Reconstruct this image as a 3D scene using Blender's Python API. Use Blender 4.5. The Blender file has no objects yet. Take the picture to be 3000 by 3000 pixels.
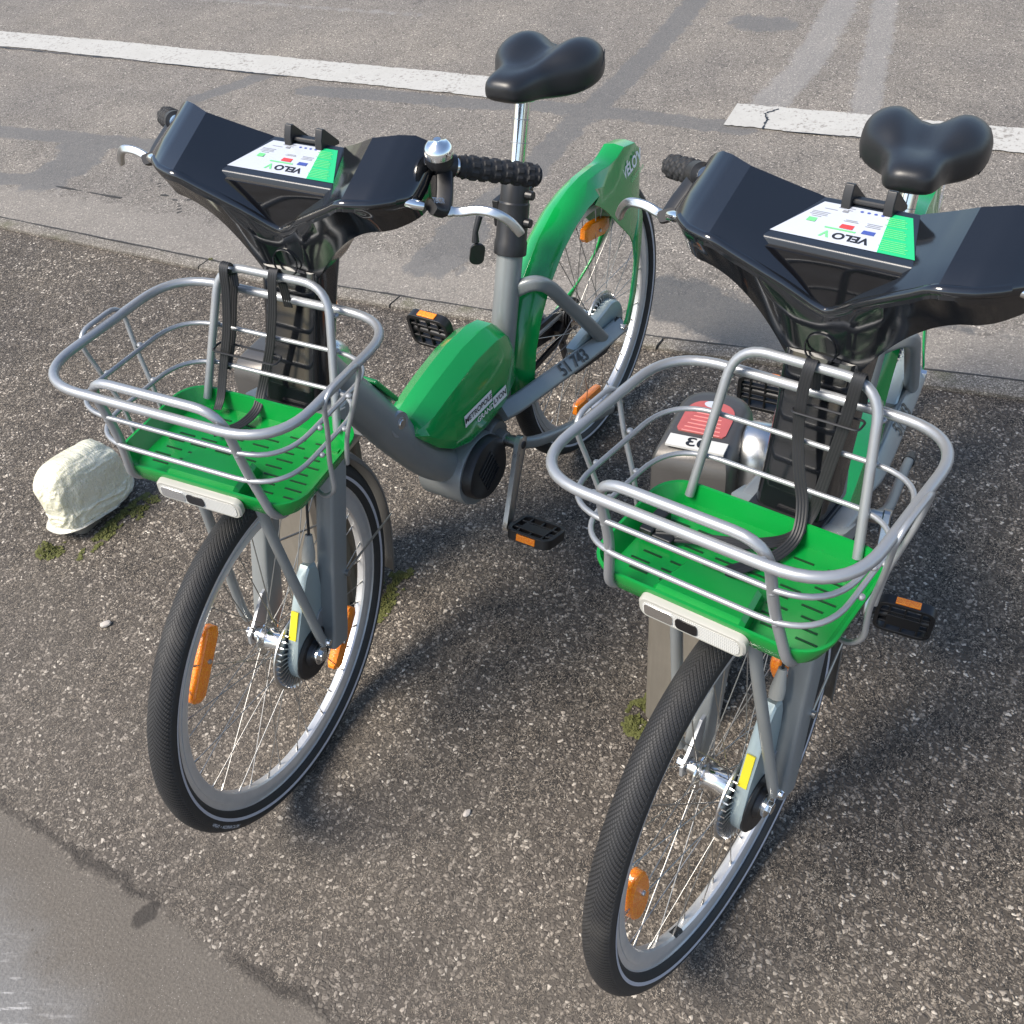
import bpy, bmesh, math, random
import numpy as np
from mathutils import Vector, Matrix, noise as mnoise
random.seed(7); rng = np.random.default_rng(7)
PI = math.pi
S = bpy.context.scene
COL = S.collection

# ------------------------------------------------------------------ camera
cam_d = bpy.data.cameras.new("camera"); cam = bpy.data.objects.new("camera", cam_d); COL.objects.link(cam)
cam_d.sensor_width = 36; cam_d.lens = 3121.13 / 3000 * 36; cam_d.clip_end = 1000; cam_d.clip_start = .02
r_ = Vector((-0.52176823, 0.84847451, -0.08859415)); u_ = Vector((-0.60655608, -0.295952, 0.73790388)); f_ = Vector((-0.59987302, -0.43875212, -0.66906572))
cam.matrix_world = Matrix(((r_.x, u_.x, -f_.x, 1.89189475), (r_.y, u_.y, -f_.y, 1.09241215), (r_.z, u_.z, -f_.z, 1.70659837), (0, 0, 0, 1)))
S.camera = cam
# ------------------------------------------------------------------ light
SUN_AZ = Vector((.86, -.51)); SUN_EL = math.radians(50)
W = bpy.data.worlds.new("World"); S.world = W; W.use_nodes = True
nt = W.node_tree; bg = nt.nodes['Background']; bg.inputs[1].default_value = .12
sky = nt.nodes.new('ShaderNodeTexSky'); sky.sky_type = 'NISHITA'; sky.sun_disc = False
sky.sun_elevation = SUN_EL; sky.sun_rotation = math.atan2(SUN_AZ.x, SUN_AZ.y)
sky.air_density = 1.0; sky.dust_density = 1.2; sky.ozone_density = 1.0
nt.links.new(sky.outputs[0], bg.inputs[0])
sun_d = bpy.data.lights.new("sun", 'SUN'); sun_d.energy = 3.2; sun_d.angle = math.radians(26); sun_d.color = (1, .915, .80)
sun = bpy.data.objects.new("sun", sun_d); COL.objects.link(sun)
sd = Vector((SUN_AZ.x * math.cos(SUN_EL), SUN_AZ.y * math.cos(SUN_EL), math.sin(SUN_EL))).normalized()
sun.rotation_euler = sd.to_track_quat('Z', 'Y').to_euler(); sun.location = (3, -3, 6)
vs = S.view_settings; vs.view_transform = 'Standard'; vs.look = 'None'; vs.gamma = 1; vs.exposure = 1.0

# ------------------------------------------------------------------ mesh helpers
class MB:
    def __init__(s): s.v = []; s.f = []; s.m = []; s.mi = 0
    def add(s, V, F):
        o = len(s.v); s.v += [tuple(p) for p in V]
        for f in F: s.f.append(tuple(i + o for i in f)); s.m.append(s.mi)
        return s
    def loft(s, rings, closed=True, caps=True, loop=False):
        n = len(rings[0]); V = [p for r in rings for p in r]; F = []
        R = len(rings)
        for i in range(R if loop else R - 1):
            for j in range(n if closed else n - 1):
                a = i * n + j; b = i * n + (j + 1) % n; c = ((i + 1) % R) * n + (j + 1) % n; d = ((i + 1) % R) * n + j
                F.append((a, b, c, d))
        if caps and closed and not loop:
            F.append(tuple(range(n))[::-1]); F.append(tuple((R - 1) * n + j for j in range(n)))
        return s.add(V, F)
    def tube(s, path, r, n=10, closed=False, sec=None, up=None):
        P = [Vector(p) for p in path]; N = len(P)
        rr = r if hasattr(r, '__len__') else [r] * N
        T = []
        for i in range(N):
            if closed: t = P[(i + 1) % N] - P[i - 1]
            else: t = P[min(i + 1, N - 1)] - P[max(i - 1, 0)]
            T.append(t.normalized())
        a = Vector(up) if up else (Vector((0, 0, 1)) if abs(T[0].z) < .9 else Vector((1, 0, 0)))
        nrm = (a - T[0] * a.dot(T[0])).normalized(); rings = []
        for i in range(N):
            if up:
                nrm = (Vector(up) - T[i] * Vector(up).dot(T[i])).normalized()
            else:
                nrm = (nrm - T[i] * nrm.dot(T[i])).normalized()
            b = T[i].cross(nrm)
            if sec: rings.append([P[i] + (nrm * q[1] + b * q[0]) * rr[i] for q in sec])
            else: rings.append([P[i] + (nrm * math.sin(2 * PI * k / n) + b * math.cos(2 * PI * k / n)) * rr[i] for k in range(n)])
        return s.loft(rings, True, not closed, closed)
    def revolve(s, prof, n=48, c=(0, 0, 0), a0=0, a1=2 * PI, closedprof=False):
        # profile of (r, y) about the Y axis
        full = abs(a1 - a0 - 2 * PI) < 1e-6; m = n if full else n + 1; rings = []
        for i in range(m):
            a = a0 + (a1 - a0) * i / n
            rings.append([(c[0] + r * math.cos(a), c[1] + y, c[2] + r * math.sin(a)) for r, y in prof])
        return s.loft(rings, closedprof, (not full) and closedprof, full)
    def cyl(s, p0, p1, r0, r1=None, n=20):
        return s.tube([p0, p1], [r0, r0 if r1 is None else r1], n)
    def box(s, c, d, M=None):
        V = []
        for x in (-1, 1):
            for y in (-1, 1):
                for z in (-1, 1):
                    p = Vector((x * d[0] / 2, y * d[1] / 2, z * d[2] / 2))
                    if M: p = M @ p
                    V.append(p + Vector(c))
        return s.add(V, [(0, 1, 3, 2), (4, 6, 7, 5), (0, 4, 5, 1), (2, 3, 7, 6), (0, 2, 6, 4), (1, 5, 7, 3)])
    def prism(s, poly, y0, y1):   # polygon in xz extruded along y
        return s.loft([[(x, y0, z) for x, z in poly], [(x, y1, z) for x, z in poly]])
    def build(s, name, mat, parent=None, smooth=38, bevel=0, sub=0, solid=0, segs=2):
        me = bpy.data.meshes.new(name); me.from_pydata(s.v, [], s.f)
        bm = bmesh.new(); bm.from_mesh(me); bmesh.ops.remove_doubles(bm, verts=bm.verts, dist=1e-6); bmesh.ops.recalc_face_normals(bm, faces=bm.faces)
        bm.to_mesh(me); bm.free()
        mats = mat if isinstance(mat, (list, tuple)) else [mat]
        for m in mats: me.materials.append(m)
        if len(mats) > 1 and len(me.polygons) == len(s.m): me.polygons.foreach_set('material_index', s.m)
        if smooth:
            me.polygons.foreach_set('use_smooth', [True] * len(me.polygons))
            if not bevel: me.set_sharp_from_angle(angle=math.radians(smooth))
        o = bpy.data.objects.new(name, me); COL.objects.link(o)
        if solid:
            m = o.modifiers.new('solid', 'SOLIDIFY'); m.thickness = solid; m.offset = 0
        if bevel:
            m = o.modifiers.new('bevel', 'BEVEL'); m.width = bevel; m.segments = segs; m.limit_method = 'ANGLE'; m.angle_limit = math.radians(28); m.harden_normals = True
        if sub:
            m = o.modifiers.new('sub', 'SUBSURF'); m.levels = sub; m.render_levels = sub
        if parent: o.parent = parent
        return o
def fillet(path, rad, n=6, closed=False):
    P = [Vector(p) for p in path]; N = len(P); out = []
    rad = rad if hasattr(rad, '__len__') else [rad] * N
    for i in range(N):
        if not closed and i in (0, N - 1): out.append(P[i]); continue
        a = P[i - 1]; b = P[i]; c = P[(i + 1) % N]
        d1 = (a - b); d2 = (c - b); l = min(rad[i], d1.length * .49, d2.length * .49)
        p0 = b + d1.normalized() * l; p2 = b + d2.normalized() * l
        for k in range(n + 1):
            t = k / n; out.append(p0 * (1 - t) ** 2 + b * 2 * t * (1 - t) + p2 * t * t)
    return out
def spline(path, n=6):
    P = [Vector(p) for p in path]; out = []
    for i in range(len(P) - 1):
        p0 = P[max(i - 1, 0)]; p1 = P[i]; p2 = P[i + 1]; p3 = P[min(i + 2, len(P) - 1)]
        for k in range(n):
            t = k / n
            out.append(.5 * ((2 * p1) + (-p0 + p2) * t + (2 * p0 - 5 * p1 + 4 * p2 - p3) * t * t + (-p0 + 3 * p1 - 3 * p2 + p3) * t ** 3))
    out.append(P[-1]); return out
def rrect(w, h, r, n=4):
    o = []
    for cx, cy, a in ((w / 2 - r, h / 2 - r, 0), (-w / 2 + r, h / 2 - r, PI / 2), (-w / 2 + r, -h / 2 + r, PI), (w / 2 - r, -h / 2 + r, 1.5 * PI)):
        for k in range(n + 1): t = a + PI / 2 * k / n; o.append((cx + r * math.cos(t), cy + r * math.sin(t)))
    return o
def empty(name, loc=(0, 0, 0), rot=(0, 0, 0)):
    o = bpy.data.objects.new(name, None); COL.objects.link(o); o.location = loc; o.rotation_euler = rot; o.empty_display_size = .1; return o
def tag(o, label=None, cat=None, group=None, kind=None):
    for k, v in (('label', label), ('category', cat), ('group', group), ('kind', kind)):
        if v: o[k] = v
    return o
def text_mesh(s, size, extrude=0.0, align='CENTER', shear=0, width=1.0, bold=0):
    c = bpy.data.curves.new('t', 'FONT'); c.body = s; c.size = size; c.extrude = extrude; c.align_x = align; c.align_y = 'CENTER'; c.shear = shear; c.offset = bold
    o = bpy.data.objects.new('t', c); COL.objects.link(o)
    dg = bpy.context.evaluated_depsgraph_get(); me = bpy.data.meshes.new_from_object(o.evaluated_get(dg))
    V = [(v.co.x * width, v.co.y, v.co.z) for v in me.vertices]; F = [tuple(p.vertices) for p in me.polygons]
    bpy.data.objects.remove(o); bpy.data.curves.remove(c); bpy.data.meshes.remove(me)
    return V, F
def frame_mat(o, x, y):
    x = Vector(x).normalized(); y = Vector(y); y = (y - x * y.dot(x)).normalized(); z = x.cross(y)
    return Matrix(((x.x, y.x, z.x, o[0]), (x.y, y.y, z.y, o[1]), (x.z, y.z, z.z, o[2]), (0, 0, 0, 1)))
def text(mb, s, size, o, x, y, **k):
    V, F = text_mesh(s, size, **k); M = frame_mat(o, x, y)
    return mb.add([M @ Vector(v) for v in V], F)

# ------------------------------------------------------------------ materials
class G:
    def __init__(s, name):
        s.m = bpy.data.materials.new(name); s.m.use_nodes = True; s.t = s.m.node_tree; s.b = s.t.nodes['Principled BSDF']
    def n(s, typ, ins=None, **at):
        nd = s.t.nodes.new('ShaderNode' + typ)
        for k, v in at.items(): setattr(nd, k, v)
        for k, v in (ins or {}).items(): s.set(nd.inputs[k], v)
        return nd
    def set(s, sock, v):
        if hasattr(v, 'is_output') or isinstance(v, bpy.types.NodeSocket): s.t.links.new(v, sock)
        else: sock.default_value = v
    def math(s, op, a, b=0.0, c=None, clamp=False):
        nd = s.n('Math', operation=op, use_clamp=clamp); s.set(nd.inputs[0], a); s.set(nd.inputs[1], b)
        if c is not None: s.set(nd.inputs[2], c)
        return nd.outputs[0]
    def mix(s, f, a, b, bt='MIX'):
        nd = s.n('Mix', data_type='RGBA', blend_type=bt)
        s.set(nd.inputs['Factor'], f); s.set(nd.inputs[6], a); s.set(nd.inputs[7], b); return nd.outputs[2]
    def ramp(s, f, stops, interp='LINEAR'):
        nd = s.n('ValToRGB'); cr = nd.color_ramp; cr.interpolation = interp
        while len(cr.elements) < len(stops): cr.elements.new(.5)
        for e, (p, c) in zip(cr.elements, stops): e.position = p; e.color = c if len(c) == 4 else (*c, 1)
        s.set(nd.inputs[0], f); return nd.outputs[0]
    def step(s, v, a, b):
        nd = s.n('MapRange', interpolation_type='SMOOTHSTEP'); s.set(nd.inputs[0], v); nd.inputs[1].default_value = a; nd.inputs[2].default_value = b; return nd.outputs[0]
    def noise(s, co, sc, det=3, rough=.55, out=0):
        nd = s.n('TexNoise', {'Scale': sc, 'Detail': det, 'Roughness': rough}); s.set(nd.inputs['Vector'], co); return nd.outputs[out]
    def obj(s): return s.n('TexCoord').outputs['Object']
    def bump(s, h, st=.3, d=.002, nrm=None):
        nd = s.n('Bump', {'Strength': st, 'Distance': d, 'Height': h})
        if nrm: s.set(nd.inputs['Normal'], nrm)
        s.set(s.b.inputs['Normal'], nd.outputs[0]); return nd.outputs[0]
    def out(s, **k):
        for a, v in k.items(): s.set(s.b.inputs[a.replace('_', ' ')], v)
        return s.m
def g4(c): return (c[0], c[1], c[2], 1)
def simple(name, col, rough=.4, metal=0.0, var=.12, nsc=25, rvar=.12, bumpst=0, bsc=200, **k):
    g = G(name); co = g.obj(); nz = g.noise(co, nsc, 4)
    g.out(Base_Color=g.mix(nz, g4([c * (1 - var) for c in col]), g4([min(1, c * (1 + var)) for c in col])), Metallic=metal,
          Roughness=g.math('ADD', rough - rvar / 2, g.math('MULTIPLY', g.noise(co, nsc * 2.3, 5), rvar)), **k)
    if bumpst: g.bump(g.noise(co, bsc, 2), bumpst, .0008)
    return g.m
M = {}
M['green'] = simple('green_gloss_paint', (.003, .265, .052), .18, 0, .08, 6, .1, Coat_Weight=.5, Coat_Roughness=.08)
M['green_plastic'] = simple('green_tray_plastic', (.003, .225, .034), .2, 0, .1, 9, .12)
M['grey'] = simple('grey_frame_paint', (.235, .25, .25), .34, .3, .1, 14, .12)
M['tube'] = simple('silver_tube_paint', (.34, .35, .36), .36, .55, .05, 12, .06, Specular_IOR_Level=.7)
M['cowl'] = simple('dark_glossy_plastic', (.0075, .0085, .0105), .10, 0, .12, 5, .06, IOR=1.75)
M['glass'] = simple('black_display_glass', (.004, .004, .005), .05, 0, .1, 5, .03, IOR=1.6)
M['blackp'] = simple('black_plastic', (.012, .012, .013), .42, 0, .2, 30, .15)
M['rubber'] = simple('black_rubber', (.011, .011, .012), .7, 0, .25, 40, .15, .3, 400)
M['strap'] = simple('black_strap_rubber', (.013, .013, .014), .5, 0, .25, 40, .15)
M['chrome'] = simple('polished_metal', (.78, .78, .77), .14, 1, .05, 40, .12)
M['alu'] = simple('brushed_aluminium', (.60, .60, .59), .3, 1, .08, 40, .15)
M['steel'] = simple('spoke_steel', (.34, .33, .31), .36, .9, .1, 40, .1)
M['white'] = simple('white_paint', (.52, .52, .50), .4, 0, .03, 20)
M['cream'] = simple('cream_lamp_rim', (.34, .335, .30), .3, 0, .06, 20)
M['teal'] = simple('brake_housing_grey', (.36, .43, .43), .35, .3, .08, 30)
M['yellow'] = simple('yellow_sticker', (.75, .62, .02), .45, 0, .08, 40)
M['label'] = simple('white_vinyl_label', (.80, .80, .79), .35, 0, .03, 20)
M['lgreen'] = simple('light_green_print', (.15, .55, .2), .4, 0, .05, 40)
M['red'] = simple('red_print', (.62, .05, .05), .4, 0, .1, 40)
M['blue'] = simple('blue_print', (.05, .08, .30), .4, 0, .1, 40)
M['inkgrey'] = simple('grey_print', (.22, .23, .25), .4, 0, .1, 40)
M['ink'] = simple('black_print', (.012, .012, .014), .45, 0, .1, 40)
M['sticker'] = simple('white_sticker', (.44, .47, .53), .22, 0, .03, 20)
M['stgreen'] = simple('green_sticker', (.02, .42, .16), .22, 0, .05, 20)
M['fender'] = simple('front_fender_grey', (.17, .165, .155), .38, .3, .12, 18)
M['dockmetal'] = simple('dock_cast_metal', (.10, .095, .09), .42, .6, .25, 9, .2, .15, 300)
M['dockred'] = simple('faded_red_plate', (.36, .085, .08), .35, 0, .2, 60)
M['slot'] = simple('tray_slot_green', (.001, .035, .006), .5)
M['stripe'] = simple('reflective_stripe', (.50, .51, .56), .35, .2, .06, 80)

def mk_post():
    g = G('dock_post_metal'); co = g.obj(); nz = g.noise(co, 14, 5)
    st = g.n('Mapping', {'Scale': (30, 30, 2)}); g.set(st.inputs['Vector'], co); n2 = g.noise(st.outputs[0], 4, 4)
    c = g.mix(nz, (.16, .145, .12, 1), (.27, .245, .205, 1)); c = g.mix(g.math('MULTIPLY', n2, .5), c, (.10, .085, .065, 1))
    g.out(Base_Color=c, Metallic=.25, Roughness=.5); return g.m
M['post'] = mk_post()
def mk_orange():
    g = G('orange_reflector'); co = g.obj()
    mp = g.n('Mapping', {'Rotation': (0, .0, 0)}); g.set(mp.inputs['Vector'], co)
    w = g.n('TexVoronoi', {'Scale': 420}); g.set(w.inputs['Vector'], co)
    d = w.outputs['Distance']
    g.out(Base_Color=g.mix(g.step(d, .1, .7), (1.0, .36, .012, 1), (.9, .20, .004, 1)), Roughness=.18, Coat_Weight=.6, Coat_Roughness=.05)
    g.bump(d, .5, .001); return g.m
M['orange'] = mk_orange()
def mk_lens():
    g = G('headlight_lens'); co = g.obj(); sx = g.n('SeparateXYZ'); g.set(sx.inputs[0], co)
    yy = g.math('ABSOLUTE', g.math('SUBTRACT', g.math('FRACT', g.math('MULTIPLY', sx.outputs[1], 380)), .5)); zz = g.math('ABSOLUTE', g.math('SUBTRACT', g.math('FRACT', g.math('MULTIPLY', sx.outputs[2], 380)), .5))
    d = g.step(g.math('MINIMUM', yy, zz), .05, .3)
    g.out(Base_Color=g.mix(d, (.62, .62, .58, 1), (.34, .34, .33, 1)), Roughness=.15, Coat_Weight=.7, Coat_Roughness=.04); g.bump(d, .4, .001); return g.m
M['lens'] = mk_lens()
def mk_tyre():
    g = G('tyre_rubber'); sx = g.n('SeparateXYZ'); g.set(sx.inputs[0], g.obj())
    x, y, z = sx.outputs
    a = g.math('ARCTAN2', z, x); r = g.math('SQRT', g.math('ADD', g.math('MULTIPLY', x, x), g.math('MULTIPLY', z, z)))
    ay = g.math('ABSOLUTE', y)
    ph = g.math('ADD', g.math('MULTIPLY', a, 135 / PI), g.math('MULTIPLY', ay, 170))
    st = g.math('ABSOLUTE', g.math('SUBTRACT', g.math('FRACT', ph), .5))
    ph2 = g.math('SUBTRACT', g.math('MULTIPLY', a, 135 / PI), g.math('MULTIPLY', ay, 300))
    st2 = g.math('ABSOLUTE', g.math('SUBTRACT', g.math('FRACT', ph2), .5))
    gro = g.math('MULTIPLY', g.step(st, .06, .2), g.math('ADD', .55, g.math('MULTIPLY', g.step(st2, .03, .14), .45)))
    on = g.step(r, .3195, .323)
    h = g.math('ADD', 1.0, g.math('MULTIPLY', on, g.math('SUBTRACT', gro, 1.0)))
    nz = g.noise(g.obj(), 60, 4)
    c = g.mix(nz, (.011, .012, .013, 1), (.026, .026, .026, 1))
    c = g.mix(on, c, g.mix(h, (.009, .009, .009, 1), g.mix(nz, (.015, .015, .016, 1), (.028, .027, .027, 1))))
    dust = g.step(g.noise(g.obj(), 9, 5), .5, .75)
    c = g.mix(g.math('MULTIPLY', g.math('MULTIPLY', dust, on), .35), c, (.10, .092, .08, 1))
    g.out(Base_Color=c, Roughness=.62); g.bump(h, .9, .0025); return g.m
M['tyre'] = mk_tyre()
def mk_rim():
    g = G('rim_aluminium'); sx = g.n('SeparateXYZ'); g.set(sx.inputs[0], g.obj()); x, y, z = sx.outputs
    r = g.math('SQRT', g.math('ADD', g.math('MULTIPLY', x, x), g.math('MULTIPLY', z, z)))
    gr = g.noise(g.obj(), 60, 3)
    g.out(Base_Color=g.mix(gr, (.58, .58, .58, 1), (.72, .72, .71, 1)), Metallic=.6, Roughness=g.math('ADD', .26, g.math('MULTIPLY', gr, .14))); return g.m
M['rim'] = mk_rim()

def stones(g, co, sc, cols, gap=(.02, .14), dist=.012, gapc=(.022, .021, .02, 1)):
    dn = g.n('TexNoise', {'Scale': sc * .6, 'Detail': 2}); g.set(dn.inputs['Vector'], co)
    v2 = g.n('VectorMath', operation='MULTIPLY_ADD'); g.set(v2.inputs[0], dn.outputs['Color']); v2.inputs[1].default_value = (dist * 1.2,) * 3; g.set(v2.inputs[2], co)
    vo = g.n('TexVoronoi', {'Scale': sc}); g.set(vo.inputs['Vector'], v2.outputs[0])
    sr = g.n('SeparateColor'); g.set(sr.inputs[0], vo.outputs['Color'])
    c = g.ramp(sr.outputs[0], cols); d = vo.outputs['Distance']
    size = g.math('ADD', .50, g.math('MULTIPLY', sr.outputs[1], .28))          # every grain its own size
    e = g.math('SUBTRACT', 1.0, g.math('DIVIDE', d, size), clamp=True)
    inside = g.step(e, .0, .28)
    return g.mix(inside, gapc, c), g.math('MULTIPLY', g.math('POWER', e, .55), g.math('ADD', .4, g.math('MULTIPLY', sr.outputs[2], .6))), sr.outputs[2]
def mk_pavement():
    g = G('coarse_asphalt'); co = g.obj()
    cols = [(0, (.042, .036, .031)), (.25, (.088, .076, .064)), (.5, (.142, .124, .104)), (.75, (.225, .198, .166)), (.92, (.36, .32, .27)), (1, (.62, .57, .49))]
    c1, h1, _ = stones(g, co, 150, cols, gapc=(.062, .054, .045, 1))
    c2, h2, _ = stones(g, co, 270, [(0, (.055, .046, .038)), (.5, (.15, .128, .104)), (.9, (.28, .243, .198)), (1, (.50, .45, .38))])
    m = g.step(g.noise(co, 22, 3), .42, .6); c = g.mix(m, c1, c2); h = g.math('ADD', g.math('MULTIPLY', h1, g.math('SUBTRACT', 1.0, m)), g.math('MULTIPLY', g.math('MULTIPLY', h2, m), .6))
    big = g.noise(co, 1.6, 4); mid = g.noise(co, 7, 4)
    c = g.mix(1.0, c, g.ramp(big, [(.3, (.80, .79, .80)), (.7, (1.2, 1.17, 1.12))]), 'MULTIPLY')
    c = g.mix(.6, c, g.ramp(mid, [(.3, (.82, .82, .82)), (.7, (1.16, 1.15, 1.14))]), 'MULTIPLY')
    sx = g.n('SeparateXYZ'); g.set(sx.inputs[0], co); x, y, z = sx.outputs
    # smoother trodden zone toward the near edge
    xw = g.math('ADD', x, g.math('MULTIPLY', g.math('SUBTRACT', g.noise(co, 5, 4), .5), .5))
    wn = g.step(xw, .75, 1.35); h = g.math('MULTIPLY', h, g.math('SUBTRACT', 1.0, g.math('MULTIPLY', wn, .5)))
    c = g.mix(g.math('MULTIPLY', wn, .35), c, (.118, .103, .087, 1))
    # concrete apron at the near corner
    xn = g.math('ADD', x, g.math('MULTIPLY', g.math('SUBTRACT', g.noise(co, 12, 5), .5), .07))
    ap = g.step(xn, 1.50, 1.545); ap2 = g.step(g.math('ADD', xn, g.math('MULTIPLY', y, -.18)), 1.63, 1.80)
    fine = g.noise(co, 170, 4); pb = g.noise(co, 400, 2)
    cc = g.mix(fine, (.072, .063, .053, 1), (.170, .150, .126, 1)); cc = g.mix(g.step(pb, .66, .74), cc, (.42, .39, .35, 1)); cc = g.mix(g.math('MULTIPLY', mid, .5), cc, (.075, .066, .056, 1))
    lt = g.mix(fine, (.10, .098, .095, 1), (.21, .205, .198, 1))
    m0 = g.n('Mapping', {'Rotation': (0, 0, -2.05)}); g.set(m0.inputs['Vector'], co); mp = g.n('Mapping', {'Scale': (17, 120, 1)}); g.set(mp.inputs['Vector'], m0.outputs[0])
    scn = g.noise(mp.outputs[0], 1.0, 4, .6); scr = g.step(scn, .54, .66)
    scz = g.step(g.math('ADD', xn, g.math('MULTIPLY', y, -.25)), 1.70, 1.86)
    lt = g.mix(g.math('MULTIPLY', scr, scz), lt, (.44, .43, .42, 1))
    pit = g.n('TexVoronoi', {'Scale': 26}); g.set(pit.inputs['Vector'], co); lt = g.mix(g.step(pit.outputs['Distance'], .09, .05), lt, (.02, .02, .02, 1))
    cc = g.mix(g.math('MULTIPLY', ap2, g.step(g.noise(co, 6, 4), .3, .6)), cc, lt)
    c = g.mix(ap, c, cc); h = g.math('ADD', g.math('MULTIPLY', h, g.math('SUBTRACT', 1.0, ap)), g.math('MULTIPLY', g.math('MULTIPLY', fine, .35), ap))
    # dark seam between the two
    se = g.math('SUBTRACT', 1.0, g.step(g.math('ABSOLUTE', g.math('SUBTRACT', xn, 1.512)), .004, .016)); se = g.math('MULTIPLY', se, g.math('MULTIPLY', g.step(g.noise(co, 4.3, 2), .40, .55), .8))
    dx = g.math('SUBTRACT', x, 1.535); dy = g.math('SUBTRACT', y, -.058)
    sp = g.step(g.math('ADD', g.math('SQRT', g.math('ADD', g.math('MULTIPLY', dx, dx), g.math('MULTIPLY', g.math('MULTIPLY', dy, dy), 2))), g.math('MULTIPLY', g.math('SUBTRACT', g.noise(co, 40, 3), .5), .03)), .032, .020)
    c = g.mix(g.math('MULTIPLY', g.math('MAXIMUM', se, sp), .72), c, (.022, .019, .017, 1))
    g.out(Base_Color=c, Roughness=g.math('SUBTRACT', .82, g.math('MULTIPLY', h, .2)), Specular_IOR_Level=.3); g.bump(h, 1.0, .006); return g.m
M['pavement'] = mk_pavement()
def attr(g, n): return g.n('Attribute', attribute_name=n).outputs['Fac']
def mk_road():
    g = G('road_asphalt'); co = g.obj()
    cols = [(0, (.085, .076, .066)), (.4, (.185, .166, .142)), (.8, (.30, .27, .232)), (.95, (.43, .388, .335)), (1, (.60, .55, .48))]
    c1, h1, _ = stones(g, co, 180, cols, gapc=(.09, .081, .07, 1))
    c2, h2, _ = stones(g, co, 330, cols, gapc=(.10, .09, .077, 1))
    m = g.step(g.noise(co, 30, 3), .40, .6); c = g.mix(m, c1, c2); h = g.math('MULTIPLY', g.math('ADD', h1, h2), .5)
    c = g.mix(1.0, c, g.ramp(g.noise(co, 1.2, 4), [(.3, (.86, .86, .88)), (.7, (1.15, 1.13, 1.1))]), 'MULTIPLY')
    c = g.mix(1.0, c, g.ramp(g.noise(co, 5, 5), [(.3, (.86, .86, .86)), (.7, (1.12, 1.12, 1.12))]), 'MULTIPLY')
    n3 = g.math('MULTIPLY', g.math('SUBTRACT', g.noise(co, 16, 5, .65), .5), .75)
    smooth_c = g.mix(g.noise(co, 120, 4), (.17, .155, .135, 1), (.29, .265, .232, 1))
    gut = g.step(g.math('ADD', attr(g, 'gutter'), n3), .45, .62); c = g.mix(g.math('MULTIPLY', gut, .4), c, smooth_c)
    tar = g.step(g.math('ADD', attr(g, 'tar'), n3), .42, .56)
    c = g.mix(g.math('MULTIPLY', tar, .72), c, g.mix(g.noise(co, 150, 3), (.070, .068, .066, 1), (.14, .136, .13, 1)))
    pale = g.step(g.math('ADD', attr(g, 'pale'), n3), .42, .62); c = g.mix(g.math('MULTIPLY', pale, .4), c, (.27, .265, .258, 1))
    wet = g.step(g.math('ADD', attr(g, 'wet'), g.math('MULTIPLY', n3, .8)), .4, .58)
    c = g.mix(g.math('MULTIPLY', wet, .72), c, (.052, .048, .043, 1))
    cr = g.step(g.math('ADD', attr(g, 'crack'), g.math('MULTIPLY', n3, .9)), .5, .62); c = g.mix(g.math('MULTIPLY', cr, .9), c, (.012, .011, .01, 1))
    ro = g.math('SUBTRACT', .8, g.math('MULTIPLY', wet, .48)); ro = g.math('SUBTRACT', ro, g.math('MULTIPLY', tar, .12))
    h = g.math('MULTIPLY', h, g.math('SUBTRACT', 1.0, g.math('MULTIPLY', g.math('MAXIMUM', wet, gut), .5)))
    g.out(Base_Color=c, Roughness=ro, Specular_IOR_Level=.5); g.bump(g.math('SUBTRACT', h, g.math('MULTIPLY', cr, 1.5)), .8, .003); return g.m
M['road'] = mk_road()
def mk_kerb():
    g = G('kerb_stone'); co = g.obj()
    c, h, _ = stones(g, co, 260, [(0, (.10, .09, .078)), (.5, (.23, .207, .176)), (.9, (.34, .31, .265)), (1, (.48, .44, .385))], gapc=(.10, .088, .073, 1))
    c = g.mix(g.math('MULTIPLY', g.step(g.noise(co, 9, 5), .52, .72), .6), c, (.085, .085, .04, 1)); c = g.mix(g.math('MULTIPLY', g.step(g.noise(co, 3, 3), .5, .7), .4), c, (.10, .09, .08, 1))
    g.out(Base_Color=c, Roughness=.85); g.bump(h, .7, .003); return g.m
M['kerb'] = mk_kerb()
def mk_line():
    g = G('worn_white_road_paint'); co = g.obj(); n1 = g.noise(co, 60, 6, .7); n2 = g.noise(co, 5, 4)
    w = g.step(g.math('ADD', n1, g.math('MULTIPLY', g.math('SUBTRACT', n2, .5), .35)), .33, .47)
    c = g.mix(g.noise(co, 150, 3), (.33, .322, .295, 1), (.44, .43, .40, 1)); c = g.mix(g.math('MULTIPLY', g.step(n2, .45, .75), .35), c, (.30, .288, .26, 1))
    vo = g.n('TexVoronoi', {'Scale': 8, 'Randomness': 1.0}, feature='DISTANCE_TO_EDGE'); g.set(vo.inputs['Vector'], co)
    c = g.mix(w, (.20, .185, .165, 1), c)
    g.out(Base_Color=c, Roughness=.75); g.bump(n1, .4, .002); return g.m
M['line'] = mk_line()
def mk_bag():
    g = G('thin_white_plastic_bag'); co = g.obj(); n = g.noise(co, 14, 4)
    g.out(Base_Color=g.mix(n, (.60, .575, .42, 1), (.70, .68, .56, 1)), Roughness=.3, Subsurface_Weight=.5, Subsurface_Radius=(.03, .03, .02), Subsurface_Scale=.5, Coat_Weight=.25, Coat_Roughness=.15)
    mp = g.n('Mapping', {'Rotation': (0, 0, .5), 'Scale': (10, 34, 20)}); g.set(mp.inputs['Vector'], co)
    g.bump(g.math('ABSOLUTE', g.math('SUBTRACT', g.noise(mp.outputs[0], 1.1, 5, .62), .5)), .8, .016); return g.m
M['bag'] = mk_bag()
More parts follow.
